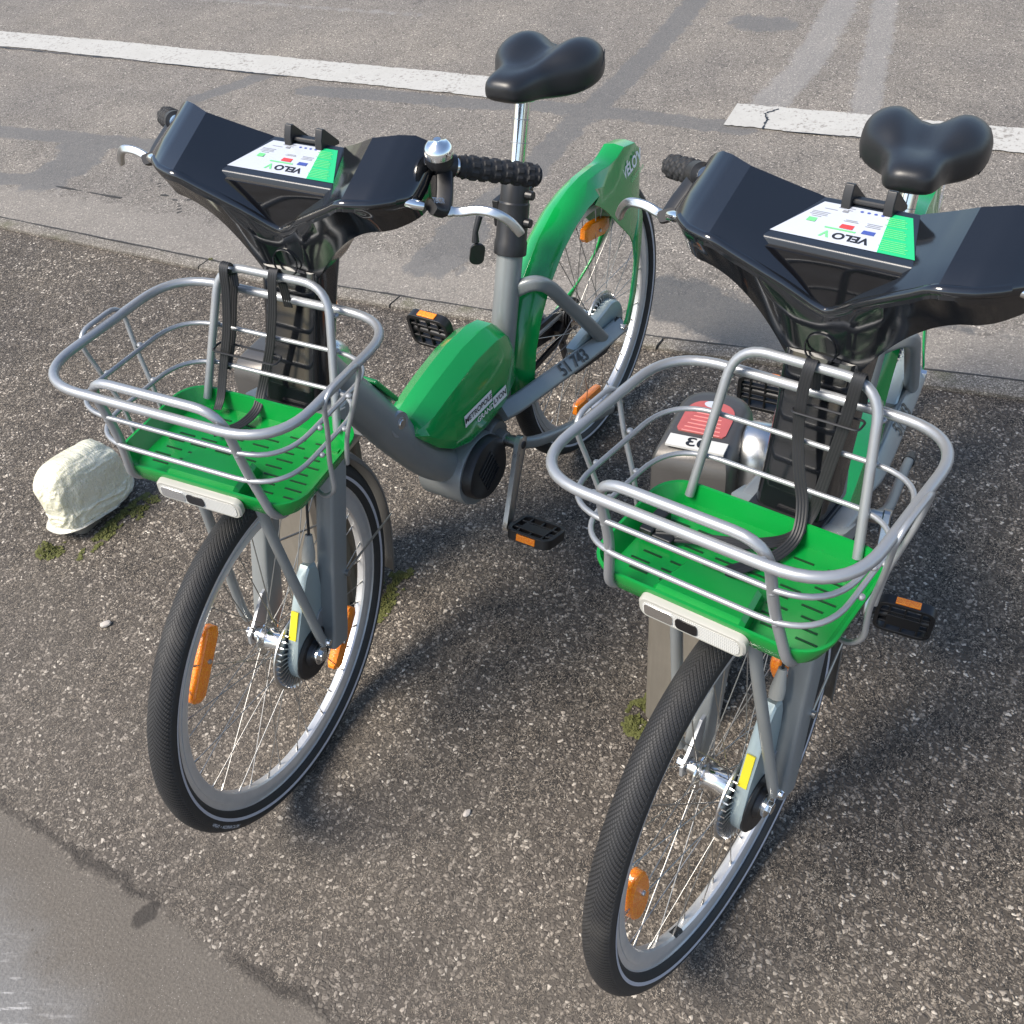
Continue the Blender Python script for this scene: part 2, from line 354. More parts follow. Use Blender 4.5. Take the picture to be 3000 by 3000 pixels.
def mk_moss():
    g = G('dry_green_moss'); n = g.noise(g.obj(), 60, 3)
    g.out(Base_Color=g.mix(n, (.045, .05, .012, 1), (.13, .135, .035, 1)), Roughness=.9); return g.m
M['moss'] = mk_moss()
M['pebble'] = simple('pale_pebble', (.42, .38, .34), .8, 0, .2, 60, .1, .4, 120)

# ------------------------------------------------------------------ ground, kerb, road
def sheet(name, x0, x1, y0, y1, z, mat, **k):
    o = MB().add([(x0, y0, z), (x1, y0, z), (x1, y1, z), (x0, y1, z)], [(0, 1, 2, 3)]).build(name, mat, smooth=0); tag(o, **k); return o
FAR = [(3.0, -30), (-.06, -4), (-.185, -2.68), (-.300, -1.10), (-.447, -.036), (-.640, .91), (-.94, 2.6), (-6.5, 30)]
NEAR = [(3.05, -30), (0.0, -4), (-.135, -2.62), (-.247, -1.05), (-.395, -.018), (-.565, .926), (-.86, 2.6), (-6.4, 30)]
def curx(C, y):
    for (x0, y0), (x1, y1) in zip(C, C[1:]):
        if y <= y1: return x0 + (x1 - x0) * (y - y0) / (y1 - y0)
    return C[-1][0]
sheet('ground', -120, 120, -120, 120, -.012, M['pavement'], kind='structure', label='coarse dark asphalt the bicycles stand on')
bpy.data.objects['ground'].location.z = .012
# far road beyond the close-up strip
vv = []; NY = 60
ys = [-30 + i for i in range(61)]
V = []; F = []
for y in ys: V += [(-60, y, .002), (curx(FAR, y) - .0, y, .002)]
for i in range(60): F.append((2 * i, 2 * i + 1, 2 * i + 3, 2 * i + 2))
tag(MB().add(V, F).build('outer_road', M['road'], smooth=0), kind='structure', label='road asphalt stretching away from the kerb')
# close road sheet with painted masks
ny, nx = 520, 250; Y = np.linspace(-6.6, 3.0, ny); T = np.linspace(0, 1, nx)
YY, TT = np.meshgrid(Y, T, indexing='ij'); KX = np.array([curx(FAR, y) for y in Y])[:, None]
XX = KX + (-4.8 - KX) * TT
def pseg(P, w):
    d = np.full(XX.shape, 9.0)
    for (x0, y0), (x1, y1) in zip(P, P[1:]):
        ex, ey = x1 - x0, y1 - y0; t = np.clip(((XX - x0) * ex + (YY - y0) * ey) / (ex * ex + ey * ey), 0, 1)
        d = np.minimum(d, np.hypot(XX - x0 - t * ex, YY - y0 - t * ey))
    return np.clip(1 - d / (2 * w), 0, 1)
def blob(c, rx, ry, a=0):
    dx, dy = XX - c[0], YY - c[1]; ca, sa = math.cos(a), math.sin(a); p, q = dx * ca + dy * sa, -dx * sa + dy * ca
    return np.clip(1 - np.hypot(p / rx, q / ry) / 2, 0, 1)
mx = lambda *a: np.maximum.reduce(a)
tar = mx(pseg([(-.74, -4.3), (-.76, -3.35), (-.84, -2.95), (-.90, -2.55), (-.88, -2.2), (-.86, -1.9)], .055), pseg([(-.40, -4.2), (-.42, -2.95), (-.50, -2.72), (-.60, -2.73)], .05), pseg([(-.50, -2.74), (-.66, -2.76), (-.80, -2.86)], .11),
         pseg([(-1.35, -2.75), (-1.52, -2.68), (-1.72, -2.62)], .05), pseg([(-1.60, -2.3), (-1.66, -1.99), (-1.72, -1.5), (-1.78, -1.25), (-1.83, -.85), (-1.85, -.36)], .055),
         pseg([(-.52, -.90), (-.8, -.95), (-1.23, -.93), (-1.55, -.98), (-1.8, -1.0), (-2.05, -1.01), (-2.61, -1.06), (-3.3, -1.17), (-4.6, -1.4)], .062) * .96, blob((-2.95, -.72), .10, .16), pseg([(-.56, -.87), (-.75, -.9)], .09))
pale = mx(pseg([(-2.05, -.36), (-2.5, -.36), (-2.94, -.42), (-3.5, -.50), (-4.6, -.7)], .075), pseg([(-2.15, .0), (-2.5, -.08), (-3.0, -.2), (-3.5, -.33), (-4.6, -.6)], .06) * .95, pseg([(-2.3, -6), (-2.6, -2.4)], .05) * .6)
wet = mx(blob((-.62, .10), .115, .30, -.13), blob((-.60, .26), .10, .2), blob((-.70, -.05), .09, .17) * .9, blob((-1.05, .35), .12, .2) * .55, blob((-.82, .6), .05, .35) * .6)
dk = KX - XX
gutter = np.clip(1.25 - dk / .42, 0, 1) * .8
crack = mx(np.clip(1 - dk / .014, 0, 1), pseg([(-.47, -2.66), (-.47, -2.5), (-.49, -2.3)], .006), pseg([(-.66, -2.27), (-.58, -2.20), (-.56, -2.08), (-.50, -2.0), (-.46, -1.98)], .006), pseg([(-.56, -2.08), (-.60, -1.98)], .005), pseg([(-2.02, -5.5), (-2.02, -1.55)], .001) * 0)
V = np.stack([XX, YY, np.full(XX.shape, .006)], -1).reshape(-1, 3)
I = np.arange(ny * nx).reshape(ny, nx); F = np.stack([I[:-1, :-1], I[:-1, 1:], I[1:, 1:], I[1:, :-1]], -1).reshape(-1, 4)
me = bpy.data.meshes.new('road'); me.from_pydata(V.tolist(), [], F.tolist()); me.materials.append(M['road'])
for n, a in (('tar', tar), ('pale', pale), ('wet', wet), ('gutter', gutter), ('crack', crack)):
    me.attributes.new(n, 'FLOAT', 'POINT').data.foreach_set('value', a.reshape(-1).astype(np.float32))
o = bpy.data.objects.new('road', me); COL.objects.link(o); tag(o, kind='structure', label='worn road asphalt with dark tar seams and a damp patch')
# kerb stones, one bevelled strip
mb = MB(); cuts = [-8, -5.2, -3.9, -2.75, -1.62, -.86, -.012, .55, 1.5, 2.6, 6, 12]
for a, b in zip(cuts, cuts[1:]):
    m = max(2, int((b - a) / .12)); rings = []
    a2, b2 = a + .004, b - .004
    for i in range(m + 1):
        y = a2 + (b2 - a2) * i / m; xf = curx(FAR, y) + .004 + random.uniform(-.002, .002); xn = curx(NEAR, y) + random.uniform(-.004, .004); z1 = .012 + random.uniform(-.001, .001)
        rings.append([(xn, y, -.05), (xn, y, z1 - .003), (xn - .006, y, z1), (xf + .004, y, z1), (xf, y, z1 - .004), (xf, y, -.05)])
    mb.loft(rings)
tag(mb.build('kerb', M['kerb'], smooth=30), kind='structure', label='narrow flush kerb stones between asphalt and road')
def marking(name, near, far, label):
    n = 160; V = []; F = []
    for i in range(n + 1):
        t = i / n; a = Vector(near[0]).lerp(Vector(near[1]), t); b = Vector(far[0]).lerp(Vector(far[1]), t)
        j1 = mnoise.noise(Vector((t * 14, near[0][1], 0))) * .010 + random.uniform(-.004, .004); j2 = mnoise.noise(Vector((t * 10, 5, 1))) * .008 + random.uniform(-.004, .004)
        d = (b - a).normalized()
        for k in range(7):
            q = (a + d * j1).lerp(b + d * j2, k / 6); V.append((q.x, q.y, .0105))
    for i in range(n):
        for k in range(6): F.append((i * 7 + k, i * 7 + k + 1, i * 7 + 8 + k, i * 7 + 7 + k))
    tag(MB().add(V, F).build(name, M['line'], smooth=0), kind='structure', label=label)
marking('road_marking', [(-1.44, -5.6), (-1.80, -1.36)], [(-1.62, -5.6), (-2.02, -1.30)], 'long worn white line along the far side of the road')
marking('road_marking', [(-1.855, -.44), (-2.16, 2.2)], [(-2.06, -.47), (-2.36, 2.2)], 'shorter worn white line behind the right bicycle')
# cracks in the shorter marking and along the longer one
mb = MB()
def crackline(P, w):
    P = [Vector((p[0], p[1], .0115)) for p in P]; pts = []
    for a, b in zip(P, P[1:]):
        for k in range(12): q = a.lerp(b, k / 12); pts.append(q + Vector((random.uniform(-1, 1), random.uniform(-1, 1), 0)) * w * .7)
    pts.append(P[-1]); V = []; F = []
    for i, q in enumerate(pts):
        t = (pts[min(i + 1, len(pts) - 1)] - pts[max(i - 1, 0)]).normalized(); nn = Vector((-t.y, t.x, 0)); ww = w * random.uniform(.3, 1)
        V += [q + nn * ww, q - nn * ww]
    for i in range(len(pts) - 1): F.append((2 * i, 2 * i + 1, 2 * i + 3, 2 * i + 2))
    mb.add(V, F)
crackline([(-1.87, -.29), (-1.95, -.30), (-2.0, -.33), (-2.06, -.30)], .006)
crackline([(-1.46, -5.0), (-1.52, -4.4), (-1.60, -3.6), (-1.68, -2.7), (-1.70, -2.5)], .0045); crackline([(-1.875, -.2), (-1.91, .1), (-1.94, .4)], .003)
tag(mb.build('pavement_crack', M['ink'], smooth=0), kind='structure', label='thin dark cracks beside the white road lines')

# ------------------------------------------------------------------ bicycle
L = 1.1259; R = .335; HA = math.radians(70); OFF = .055
HO = Vector((L - OFF / math.sin(HA), 0, R)); HD = Vector((-math.cos(HA), 0, math.sin(HA)))
def hx(z): return HO.x - (z - R) / math.tan(HA)
def steer(s): return Matrix.Translation(HO) @ Matrix.Rotation(s, 4, HD) @ Matrix.Translation(-HO)
IDN = Matrix()
def smart(o): o['steer'] = 1; return o

def make_wheel(bike, name, rear):
    mb = MB()
    prof = [(.2935, .0122), (.2935, .0105), (.284, .0105), (.2835, .0118), (.276, .0122), (.2665, .0085), (.2645, .005), (.2645, -.005), (.2665, -.0085), (.276, -.0122), (.2835, -.0118), (.284, -.0105), (.2935, -.0105), (.2935, -.0122), (.2945, -.0125), (.2945, .0125)]
    mb.revolve([(r, y) for r, y in prof], 128, closedprof=True)
    w = mb.build(name, M['rim'], bike, smooth=25)
    mb = MB(); pr = []
    for i in range(28):
        a = -PI * .80 + 1.6 * PI * i / 27
        pr.append((.3125 + .0225 * math.cos(a) * (1.0 if math.cos(a) > 0 else 1.0), .0228 * math.sin(a)))
    mb.revolve([(r, y) for r, y in pr], 144, closedprof=True); mb.build('tyre', M['tyre'], w, smooth=60)
    for s in (-1, 1):
        mb = MB(); P = []
        for rr in (.3042, .3068, .3092):
            P.append((rr, s * (.0228 * math.sqrt(max(0, 1 - ((rr - .3125) / .0225) ** 2)) + .0005)))
        mb.revolve(P, 128); mb.build('reflective_stripe', M['stripe'], w, smooth=60)
        # sidewall lettering bent round the tyre
        V, F = text_mesh('HUTCHINSON  \u2022  Urbain', .0085, bold=.0002); a0 = -.30 if not rear else 2.0; r0 = .3185; V2 = []
        for x, y, z in V:
            a = a0 + x / r0 * (1 if s < 0 else -1) * -1; r = r0 + y * (1 if s > 0 else 1)
            yy = .0228 * math.sqrt(max(0, 1 - ((r - .3125) / .0225) ** 2)) + .0004; V2.append((r * math.cos(a), s * yy, r * math.sin(a)))
        MB().add(V2, F).build('lettering', M['sticker'], w, smooth=0)
    # hub
    mb = MB(); mb.revolve([(.0, -.052), (.012, -.052), (.012, -.034), (.033, -.032), (.034, -.029), (.0225, -.024), (.0195, -.012), (.0205, .0), (.026, .016), (.036, .024), (.037, .028), (0, .028)], 40)
    mb.build('hub', M['chrome'], w, smooth=30)
    mb = MB(); mb.cyl((0, -.072, 0), (0, .04, 0), .009, n=6); mb.cyl((0, .03, 0), (0, .098 if rear else .084, 0), .010, n=6); mb.cyl((0, .070, 0), (0, .078, 0), .017); mb.cyl((0, -.062, 0), (0, -.055, 0), .014)
    mb.build('axle', M['chrome'], w, smooth=30, bevel=.001)
    # finned cooling disc
    mb = MB(); mb.revolve([(.015, .029), (.071, .029), (.075, .031), (.075, .0335), (.071, .035), (.015, .035)], 64)
    for i in range(40):
        a = 2 * PI * i / 40; d = Vector((math.cos(a), 0, math.sin(a)))
        mb.box(d * .058 + Vector((0, .038, 0)), (.024, .008, .0022), Matrix(((d.x, 0, -d.z), (0, 1, 0), (d.z, 0, d.x))))
    mb.build('brake_disc', M['alu'], w, smooth=30)
    # spokes, crossed
    for i in range(36):
        side = 1 if i % 2 else -1; grp = (i // 2) % 2
        ar = 2 * PI * (i + .5) / 36; ah = ar + (.62 if grp else -.62) + .05
        p0 = (.030 * math.cos(ah), side * .026, .030 * math.sin(ah)); p1 = (.2675 * math.cos(ar), side * .003, .2675 * math.sin(ar))
        mb = MB(); q = Vector(p0).lerp(Vector(p1), .945); mb.tube([p0, q], .00095, 6); mb.tube([q, p1], .0020, 6); mb.build('spoke', M['steel'], w, smooth=60)
    return w

def reflector(w, phi, r, size, kind):
    a = math.radians(phi); t = Vector((-math.sin(a), 0, math.cos(a))); n = Vector((math.cos(a), 0, math.sin(a))); mb = MB(); W2, H2 = size[0] / 2, size[1] / 2; P = []
    if kind == 'bar': P = rrect(size[0], size[1], .009, 4)
    elif kind == 'hex': P = [(-W2, -H2 * .55), (-W2 * .8, -H2), (W2 * .6, -H2 * .95), (W2, -H2 * .35), (W2 * .92, H2 * .75), (W2 * .5, H2), (-W2 * .6, H2 * .95), (-W2, H2 * .45)]
    else: P = [(W2 * math.cos(2 * PI * i / 20) * (abs(math.cos(2 * PI * i / 20)) ** -.25 if abs(math.cos(2 * PI * i / 20)) > .1 else 1), H2 * math.sin(2 * PI * i / 20)) for i in range(20)]
    rings = [[t * (x * k) + n * (r + y * k) + Vector((0, yy, 0)) for x, y in P] for yy, k in ((-.009, .9), (-.006, 1), (.006, 1), (.009, .9))]
    mb.loft(rings); o = mb.build('wheel_reflector', M['orange'], w, smooth=30)
    mb = MB(); c = n * (r - .004) + t * .006; mb.revolve([(0, .0125), (.0035, .0125), (.0042, .0105), (.0042, .0085)], 12, c=c); mb.build('reflector_screw', M['alu'], w, smooth=30)

def make_bike():
    B = empty('bicycle')
    # ---- frame
    mb = MB(); pth = spline([(.895, 0, .775), (.855, 0, .705), (.805, 0, .630), (.735, 0, .512), (.655, 0, .395), (.585, 0, .335), (.50, 0, .315)], 5)
    mb.tube(pth, [.039] * len(pth), 24, sec=[(math.cos(2 * PI * k / 24) * (1), math.sin(2 * PI * k / 24) * 1.0) for k in range(24)])
    dt = mb.build('down_tube', M['grey'], B, 50)
    mb = MB(); mb.revolve([(0, .0405), (.007, .0405), (.008, .039), (.011, .039), (.012, .036), (.012, .03)], 24, c=(.752, 0, .562)); mb.build('lock_bolt', M['alu'], dt, 30)
    mb = MB(); mb.revolve([(0, .0375), (.024, .0375), (.025, .03)], 32, c=(.756, 0, .562)); mb.build('bolt_plate', M['tube'], dt, 30)
    ax = lambda z, y=0: (.21 + .338 * (.934 - z), y, z)
    mb = MB(); mb.tube([ax(.70), ax(.60), ax(.45), ax(.33)], .0265, 28); mb.build('seat_tube', M['grey'], B, 50)
    mb = MB(); mb.tube([ax(.800), ax(.795), ax(.76), ax(.757), ax(.69), ax(.685), ax(.662)], [.026, .028, .029, .031, .031, .033, .033], 28)
    for z in (.775, .725): mb.cyl(ax(z, .025), ax(z, .042), .010, .009, 12)
    mb.box(Vector(ax(.765)) + Vector((-.03, .012, 0)), (.018, .016, .022)); mb.box(Vector(ax(.735)) + Vector((-.005, -.034, 0)), (.03, .014, .055))
    cl = mb.build('seat_clamp', M['blackp'], B, 40, bevel=.0015)
    mb = MB(); P = [(.318, -.052, .742), (.334, -.055, .715), (.338, -.055, .694)]; mb.tube(P, [.007, .006, .008], 10)
    PP = rrect(.030, .048, .013, 5); Mx = frame_mat((.337, -.055, .668), (.62, -.75, .2), (.1, .05, 1)); mb.loft([[Mx @ Vector((x, y, z)) for x, y in PP] for z in (-.003, .003)]); mb.build('quick_release_lever', M['blackp'], cl, 40, bevel=.0015)
    # seat stays and chain stays, left and right
    for s in (-1, 1):
        mb = MB(); pth = spline([(.316, .014 * s, .590 - (.04 if s < 0 else 0)), (.306, (.038 if s > 0 else .024) * s, .603 - (.06 if s < 0 else 0)), (.290, (.056 if s > 0 else .036) * s, .601 - (.08 if s < 0 else 0)), (.262, (.064 if s > 0 else .046) * s, .577 - (.08 if s < 0 else 0)), (.22, .068 * s, .525), (.15, .073 * s, .44), (.075, .077 * s, .347)], 6)
        mb.tube(pth, 1, sec=rrect(.025, .030, .009, 4)); mb.build('seat_stay', M['grey'], B, 50)
        mb = MB(); pth = spline([(.462, .050 * s, .392), (.42, .060 * s, .388), (.33, .067 * s, .377), (.2, .072 * s, .356), (.08, .077 * s, .341), (-.012, .080 * s, .334)], 6)
        cs = rrect(.040, .022, .006, 3); mb.tube(pth, 1, sec=cs, up=(0, .68 * s, .73))
        c = mb.build('chain_stay', M['grey'], B, 50)
        mb = MB(); PP = [(.03, .325), (.03, .350), (-.005, .357), (-.024, .345), (-.03, .33), (-.02, .315), (.06, .295), (.20, .325), (.20, .335)]
        y0 = .074 * s; mb.prism(PP, y0 - .003, y0 + .003); mb.build('dropout_plate', M['blackp'], c, 30, bevel=.001)
        if s > 0:
            mb = MB()
            d = Vector((-.13, .0052, -.0208)).normalized()
            text(mb, '51 743', .040, (.212, .0811, .3674), d, (0, -.73, .68), bold=.0006); n_ = mb.build('frame_number', M['ink'], c, 0)
    # bottom bracket and motor
    mb = MB(); mb.revolve([(0, -.05), (.034, -.05), (.037, -.045), (.037, .045), (.034, .05), (0, .05)], 40, c=(.484, 0, .343)); mb.revolve([(0, .07), (.017, .07), (.019, .05), (.030, .049)], 30, c=(.484, 0, .343)); mb.build('bottom_bracket', M['fender'], B, 40)
    mb = MB(); PP = []
    for i in range(40):
        a = 2 * PI * i / 40; PP.append((.557 + .083 * math.cos(a), .312 + .076 * math.sin(a)))
    rings = [[(.557 + (x - .557) * k, y, .312 + (z - .312) * k) for x, z in PP] for y, k in ((-.055, .85), (-.048, 1), (.046, 1), (.052, .97))]
    mb.loft(rings); mo = mb.build('motor_housing', M['grey'], B, 40)
    mb = MB(); PP = [(.556 + .070 * math.cos(a) * (1 + .06 * math.cos(3 * a)), .318 + .066 * math.sin(a)) for a in [2 * PI * i / 40 for i in range(40)]]
    mb.loft([[(.556 + (x - .556) * k, y, .318 + (z - .318) * k) for x, z in PP] for y, k in ((.045, 1.02), (.066, 1.0), (.072, .95), (.075, .80))]); mb.build('motor_cover', M['blackp'], mo, 40)
    mb = MB()
    for i in range(6): mb.box((.553 + .004 * i, .0765, .292 + .011 * i), (.055, .003, .0035), Matrix.Rotation(.5, 3, 'Y'))
    mb.build('cover_ribs', M['blackp'], mo, 30)
    # cranks and pedals
    for s in (-1, 1):
        c0 = Vector((.484, .104 * s if s > 0 else -.086, .343)); d = Vector((.091, 0, -.147)) * s; c1 = c0 + d + Vector((0, .010 * s, 0))
        mb = MB(); t = d.normalized(); q = Vector((0, 1, 0)).cross(t); rings = []
        for k, w_ in ((-.10, .010), (-.07, .0155), (0, .0175), (.10, .0165), (.5, .0135), (.92, .0125), (1.02, .0125), (1.07, .008)):
            o_ = c0.lerp(c1, k); rings.append([o_ + q * (x * w_) + Vector((0, y * .0075, 0)) for x, y in ((-1, -.7), (-.7, -1), (.7, -1), (1, -.7), (1, .7), (.7, 1), (-.7, 1), (-1, .7))])
        mb.loft(rings); cr = mb.build('crank', M['alu'], B, 30)
        mb = MB(); mb.revolve([(0, .0095 * s), (.008, .0095 * s), (.009, .007 * s)], 20, c=tuple(c0)); mb.build('crank_bolt', M['ink'], cr, 30)
        mb = MB(); mb.cyl(c0 - Vector((0, .04 * s, 0)), c0, .013, n=20); mb.build('crank_spindle', M['alu'], cr, 30)
        pc = c1 + Vector((-.006, .066 * s, 0)); mb = MB(); hx_, hy_ = .043, .052
        tilt = Matrix.Rotation(-.32 if s > 0 else 1.75, 3, 'Y')
        PP = rrect(2 * hx_, 2 * hy_, .020, 5); PI_ = rrect(2 * hx_ - .016, 2 * hy_ - .016, .013, 5)
        rr = []
        for P_, z in ((PP, -.011), (PP, .011), (PI_, .011), (PI_, -.011)): rr.append([pc + tilt @ Vector((x, y, z)) for x, y in P_])
        mb.loft(rr, True, False, True)
        mb.tube([c1, pc + Vector((0, .047 * s, 0))], .0075, 12)
        for dx in (-.016, .016): mb.box(pc + tilt @ Vector((dx, 0, .004)), (.005, .088, .010), tilt)
        for dy in (-.028, 0, .028): mb.box(pc + tilt @ Vector((0, dy, .004)), (.07, .004, .010), tilt)
        if s > 0: mb.box(pc + tilt @ Vector((.006, .0, .008)), (.03, .06, .005), tilt)
        pd = mb.build('pedal', M['blackp'], B, 30, bevel=.0012)
        for e in (-1, 1):
            mb = MB(); mb.box(pc + tilt @ Vector((e * (hx_ + .0005), 0, 0)), (.004, .044, .015), tilt); mb.build('pedal_reflector', M['orange'], pd, 30, bevel=.001)
    # chain and sprockets on the right side
    mb = MB(); pth = []
    for i in range(13): a = PI / 2 - PI * i / 12; pth.append((.484 + .062 * math.cos(a), -.05, .343 + .062 * math.sin(a)))
    for i in range(13): a = -PI / 2 - PI * i / 12; pth.append((.036 * math.cos(a), -.05, .335 + .036 * math.sin(a)))
    mb.tube(pth, 1, sec=[(-.004, -.006), (.004, -.006), (.004, .006), (-.004, .006)], closed=True); mb.build('chain', M['blackp'], B, 30)
    mb = MB(); mb.revolve([(0, -.048), (.06, -.048), (.06, -.052), (0, -.052)], 40, c=(.484, 0, .343)); mb.build('chainring', M['ink'], B, 30)
    mb = MB()
    for r0, y0 in ((.036, -.05), (.034, -.044), (.030, -.038)): mb.revolve([(0, y0 + .002), (r0, y0 + .002), (r0, y0 - .002), (0, y0 - .002)], 32, c=(0, 0, R))
    mb.box((.03, -.062, .30), (.03, .022, .05), Matrix.Rotation(.4, 3, 'Y')); mb.box((.02, -.06, .24), (.018, .012, .10), Matrix.Rotation(.3, 3, 'Y')); mb.build('rear_gear', M['blackp'], B, 30, bevel=.001)
    # kickstand folded along the left
    mb = MB(); mb.tube(spline([(.455, .085, .318), (.40, .100, .292), (.25, .105, .232), (.11, .110, .180), (.085, .112, .172)], 4), 1, sec=rrect(.020, .024, .007, 3)); ks = mb.build('kickstand', M['grey'], B, 40)
    mb = MB(); mb.tube([(.105, .1105, .179), (.06, .113, .162)], [.014, .012], 12); mb.build('stand_foot', M['blackp'], ks, 40, bevel=.001)
    # battery box
    sec_of = lambda hw, top, bot, q_: [(-hw * .30, top), (hw * .30, top), (hw * .80, top - .020 * q_), (hw, top - .050 * q_), (hw, bot + .03 * q_), (hw * .82, bot + .006 * q_), (hw * .5, bot), (-hw * .5, bot), (-hw * .82, bot + .006 * q_), (-hw, bot + .03 * q_), (-hw, top - .050 * q_), (-hw * .80, top - .020 * q_)]
    rings = []
    prof = [(.394, .536, .456, .045), (.399, .556, .434, .053), (.415, .570, .414, .058), (.45, .578, .398, .061), (.52, .577, .389, .0615), (.58, .566, .393, .0615), (.63, .555, .412, .060), (.67, .544, .443, .058), (.700, .534, .480, .054), (.716, .525, .500, .047), (.723, .517, .508, .036)]
    for x, top, bot, hw in prof: rings.append([(x - (.0), y, z) for y, z in sec_of(hw, top, bot, min(1, (top - bot) / .085))])
    mb = MB(); mb.loft(rings); bx = mb.build('battery_box', M['green'], B, 35, bevel=.004, segs=3)
    mb = MB()
    mb.add([(.603, 0.0634, .482), (.506, 0.0634, .482), (.506, 0.0634, .455), (.603, 0.0634, .455)], [(0, 1, 2, 3)]); mb.add([(.504, 0.0634, .461), (.455, 0.0634, .461), (.455, 0.0634, .434), (.504, 0.0634, .434)], [(0, 1, 2, 3)])
    st = mb.build('box_sticker', M['label'], bx, 0)
    mb = MB(); text(mb, 'METROPOLE', .0170, (.5545, 0.0639, .4685), (-1, 0, 0), (0, 0, 1), bold=.0004); text(mb, 'LYON', .0170, (.4795, 0.0639, .4475), (-1, 0, 0), (0, 0, 1), bold=.0004); mb.build('sticker_lettering', M['ink'], bx, 0)
    mb = MB(); text(mb, 'GRAND', .0170, (.5335, 0.0639, .4445), (-1, 0, 0), (0, 0, 1), bold=.0004); mb.build('box_lettering', M['label'], bx, 0)
    mb = MB(); mb.box((.752, .0, .628), (.085, .042, .010), Matrix.Rotation(-.98, 3, 'Y')); mb.build('tube_cover', M['green'], dt, 30, bevel=.004)
    # ---- rear fender
    st = []
    for a in (2, 10, 20, 32, 45, 58, 70, 80, 88):
        a = math.radians(a); c, s_ = math.cos(a), math.sin(a); st.append(((.361 * c, R + .361 * s_), (.355 * c, R + .355 * s_, .019), (.324 * c, R + .324 * s_, .045)))
    st += [((-.045, .694), (-.045, .688, .020), (.030, .648, .045)), ((-.085, .688), (-.085, .684, .021), (.008, .633, .045)), ((-.118, .691), (-.118, .688, .023), (-.018, .612, .044)), ((-.148, .703), (-.148, .699, .024), (-.045, .586, .043)), ((-.200, .692), (-.200, .688, .024), (-.085, .545, .042)), ((-.226, .668), (-.226, .664, .022), (-.116, .513, .042)), ((-.231, .61), (-.231, .606, .020), (-.138, .490, .042)), ((-.228, .55), (-.228, .546, .020), (-.147, .470, .043))]
    mb = MB(); rings = []
    for rd, ou, inn in st: rings.append([(inn[0], -inn[2], inn[1]), ((ou[0] + inn[0]) / 2, -(ou[2] + inn[2]) / 2 - .004, (ou[1] + inn[1]) / 2), (ou[0], -ou[2], ou[1]), (rd[0], 0, rd[1]), (ou[0], ou[2], ou[1]), ((ou[0] + inn[0]) / 2, (ou[2] + inn[2]) / 2 + .004, (ou[1] + inn[1]) / 2), (inn[0], inn[2], inn[1])])
    mb.loft(rings, closed=False)
    fe = mb.build('rear_fender', M['green'], B, 42, solid=.003, bevel=.002, segs=2)
    for s in (-1, 1):
        mb = MB(); LL = [((-.147, .470, .044), (-.228, .546, .022)), ((-.146, .455, .047), (-.219, .50, .033)), ((-.136, .430, .053), (-.185, .455, .046)), ((-.112, .405, .061), (-.142, .412, .060)), ((-.070, .369, .074), (-.100, .372, .074)), ((-.020, .345, .088), (-.040, .325, .087)), ((.004, .338, .090), (-.006, .322, .090))]
        mb.loft([[(a[0], s * a[2], a[1]), (b[0], s * b[2], b[1])] for a, b in LL], closed=False); mb.build('fender_strut', M['green'], fe, 40, solid=.004)
    mb = MB(); text(mb, "V\u00c9LO'V", .036, (-.168, .0345, .651), (-.082, -.002, .014), (-.08, -.12, 1), shear=.12, bold=.0012, width=.80); mb.build('fender_logo', M['label'], fe, 0)
    mb = MB(); text(mb, '\u00e9lectrique', .019, (-.190, .0365, .624), (-.082, -.002, .014), (-.08, -.12, 1), width=.85); mb.build('fender_subtitle', M['lgreen'], fe, 0)
    mb = MB(); mb.box((-.232, 0, .64), (.006, .03, .05)); mb.build('tail_lamp', M['red'], fe, 30, bevel=.002)
    mb = MB(); mb.revolve([(0, .0505), (.005, .0505), (.0055, .047)], 14, c=(.335, 0, .372)); mb.build('fender_screw', M['alu'], fe, 30)
    # rear wheel and its brake
    w = make_wheel(B, 'rear_wheel', True); w.location = (0, 0, R); w.rotation_euler.y = .6
    mb = MB(); PP = []
    for i in range(20): a = math.radians(70) + math.radians(220) * i / 19; PP.append((.058 * math.cos(a), R + .058 * math.sin(a)))
    PP += [(.08, R + .005), (.17, R + .022), (.175, R + .036), (.08, R + .048)]
    mb.loft([[(x * k, y, R + (z - R) * k) for x, z in PP] for y, k in ((.037, .97), (.040, 1), (.058, 1), (.062, .95))]); mb.build('rear_brake', M['teal'], B, 30)
    # ---- saddle (grouped as one part on the post)
    mb = MB(); mb.tube([ax(.945), ax(.70)], .0160, 28); sp = mb.build('seat_post', M['chrome'], B, 50)
    mb = MB()
    for z in (.905, .865, .825): mb.tube([ax(z), ax(z - .0012)], .01625, 28)
    mb.build('height_mark', M['inkgrey'], sp, 50)
    mb = MB(); mb.box((.212, 0, .950), (.045, .032, .02)); 
    for s in (-1, 1): mb.tube(spline([(.255, .012 * s, .968), (.235, .022 * s, .948), (.19, .024 * s, .938), (.12, .034 * s, .950)], 5), .0035, 8)
    mb.build('saddle_rails', M['chrome'], sp, 40)
    stn = [(.290, .014, .984, .972, 0), (.286, .030, .995, .962, 0), (.274, .040, 1.002, .954, .001), (.250, .046, 1.006, .947, .004), (.222, .049, 1.008, .941, .009), (.200, .054, 1.009, .936, .014), (.182, .068, 1.012, .932, .019), (.163, .089, 1.017, .929, .025), (.14, .103, 1.022, .928, .030), (.11, .109, 1.025, .928, .032), (.085, .108, 1.023, .932, .030), (.062, .100, 1.016, .939, .026), (.044, .086, 1.006, .950, .020), (.032, .066, .994, .963, .013), (.027, .045, .983, .972, .006)]
    rings = []; n = 40
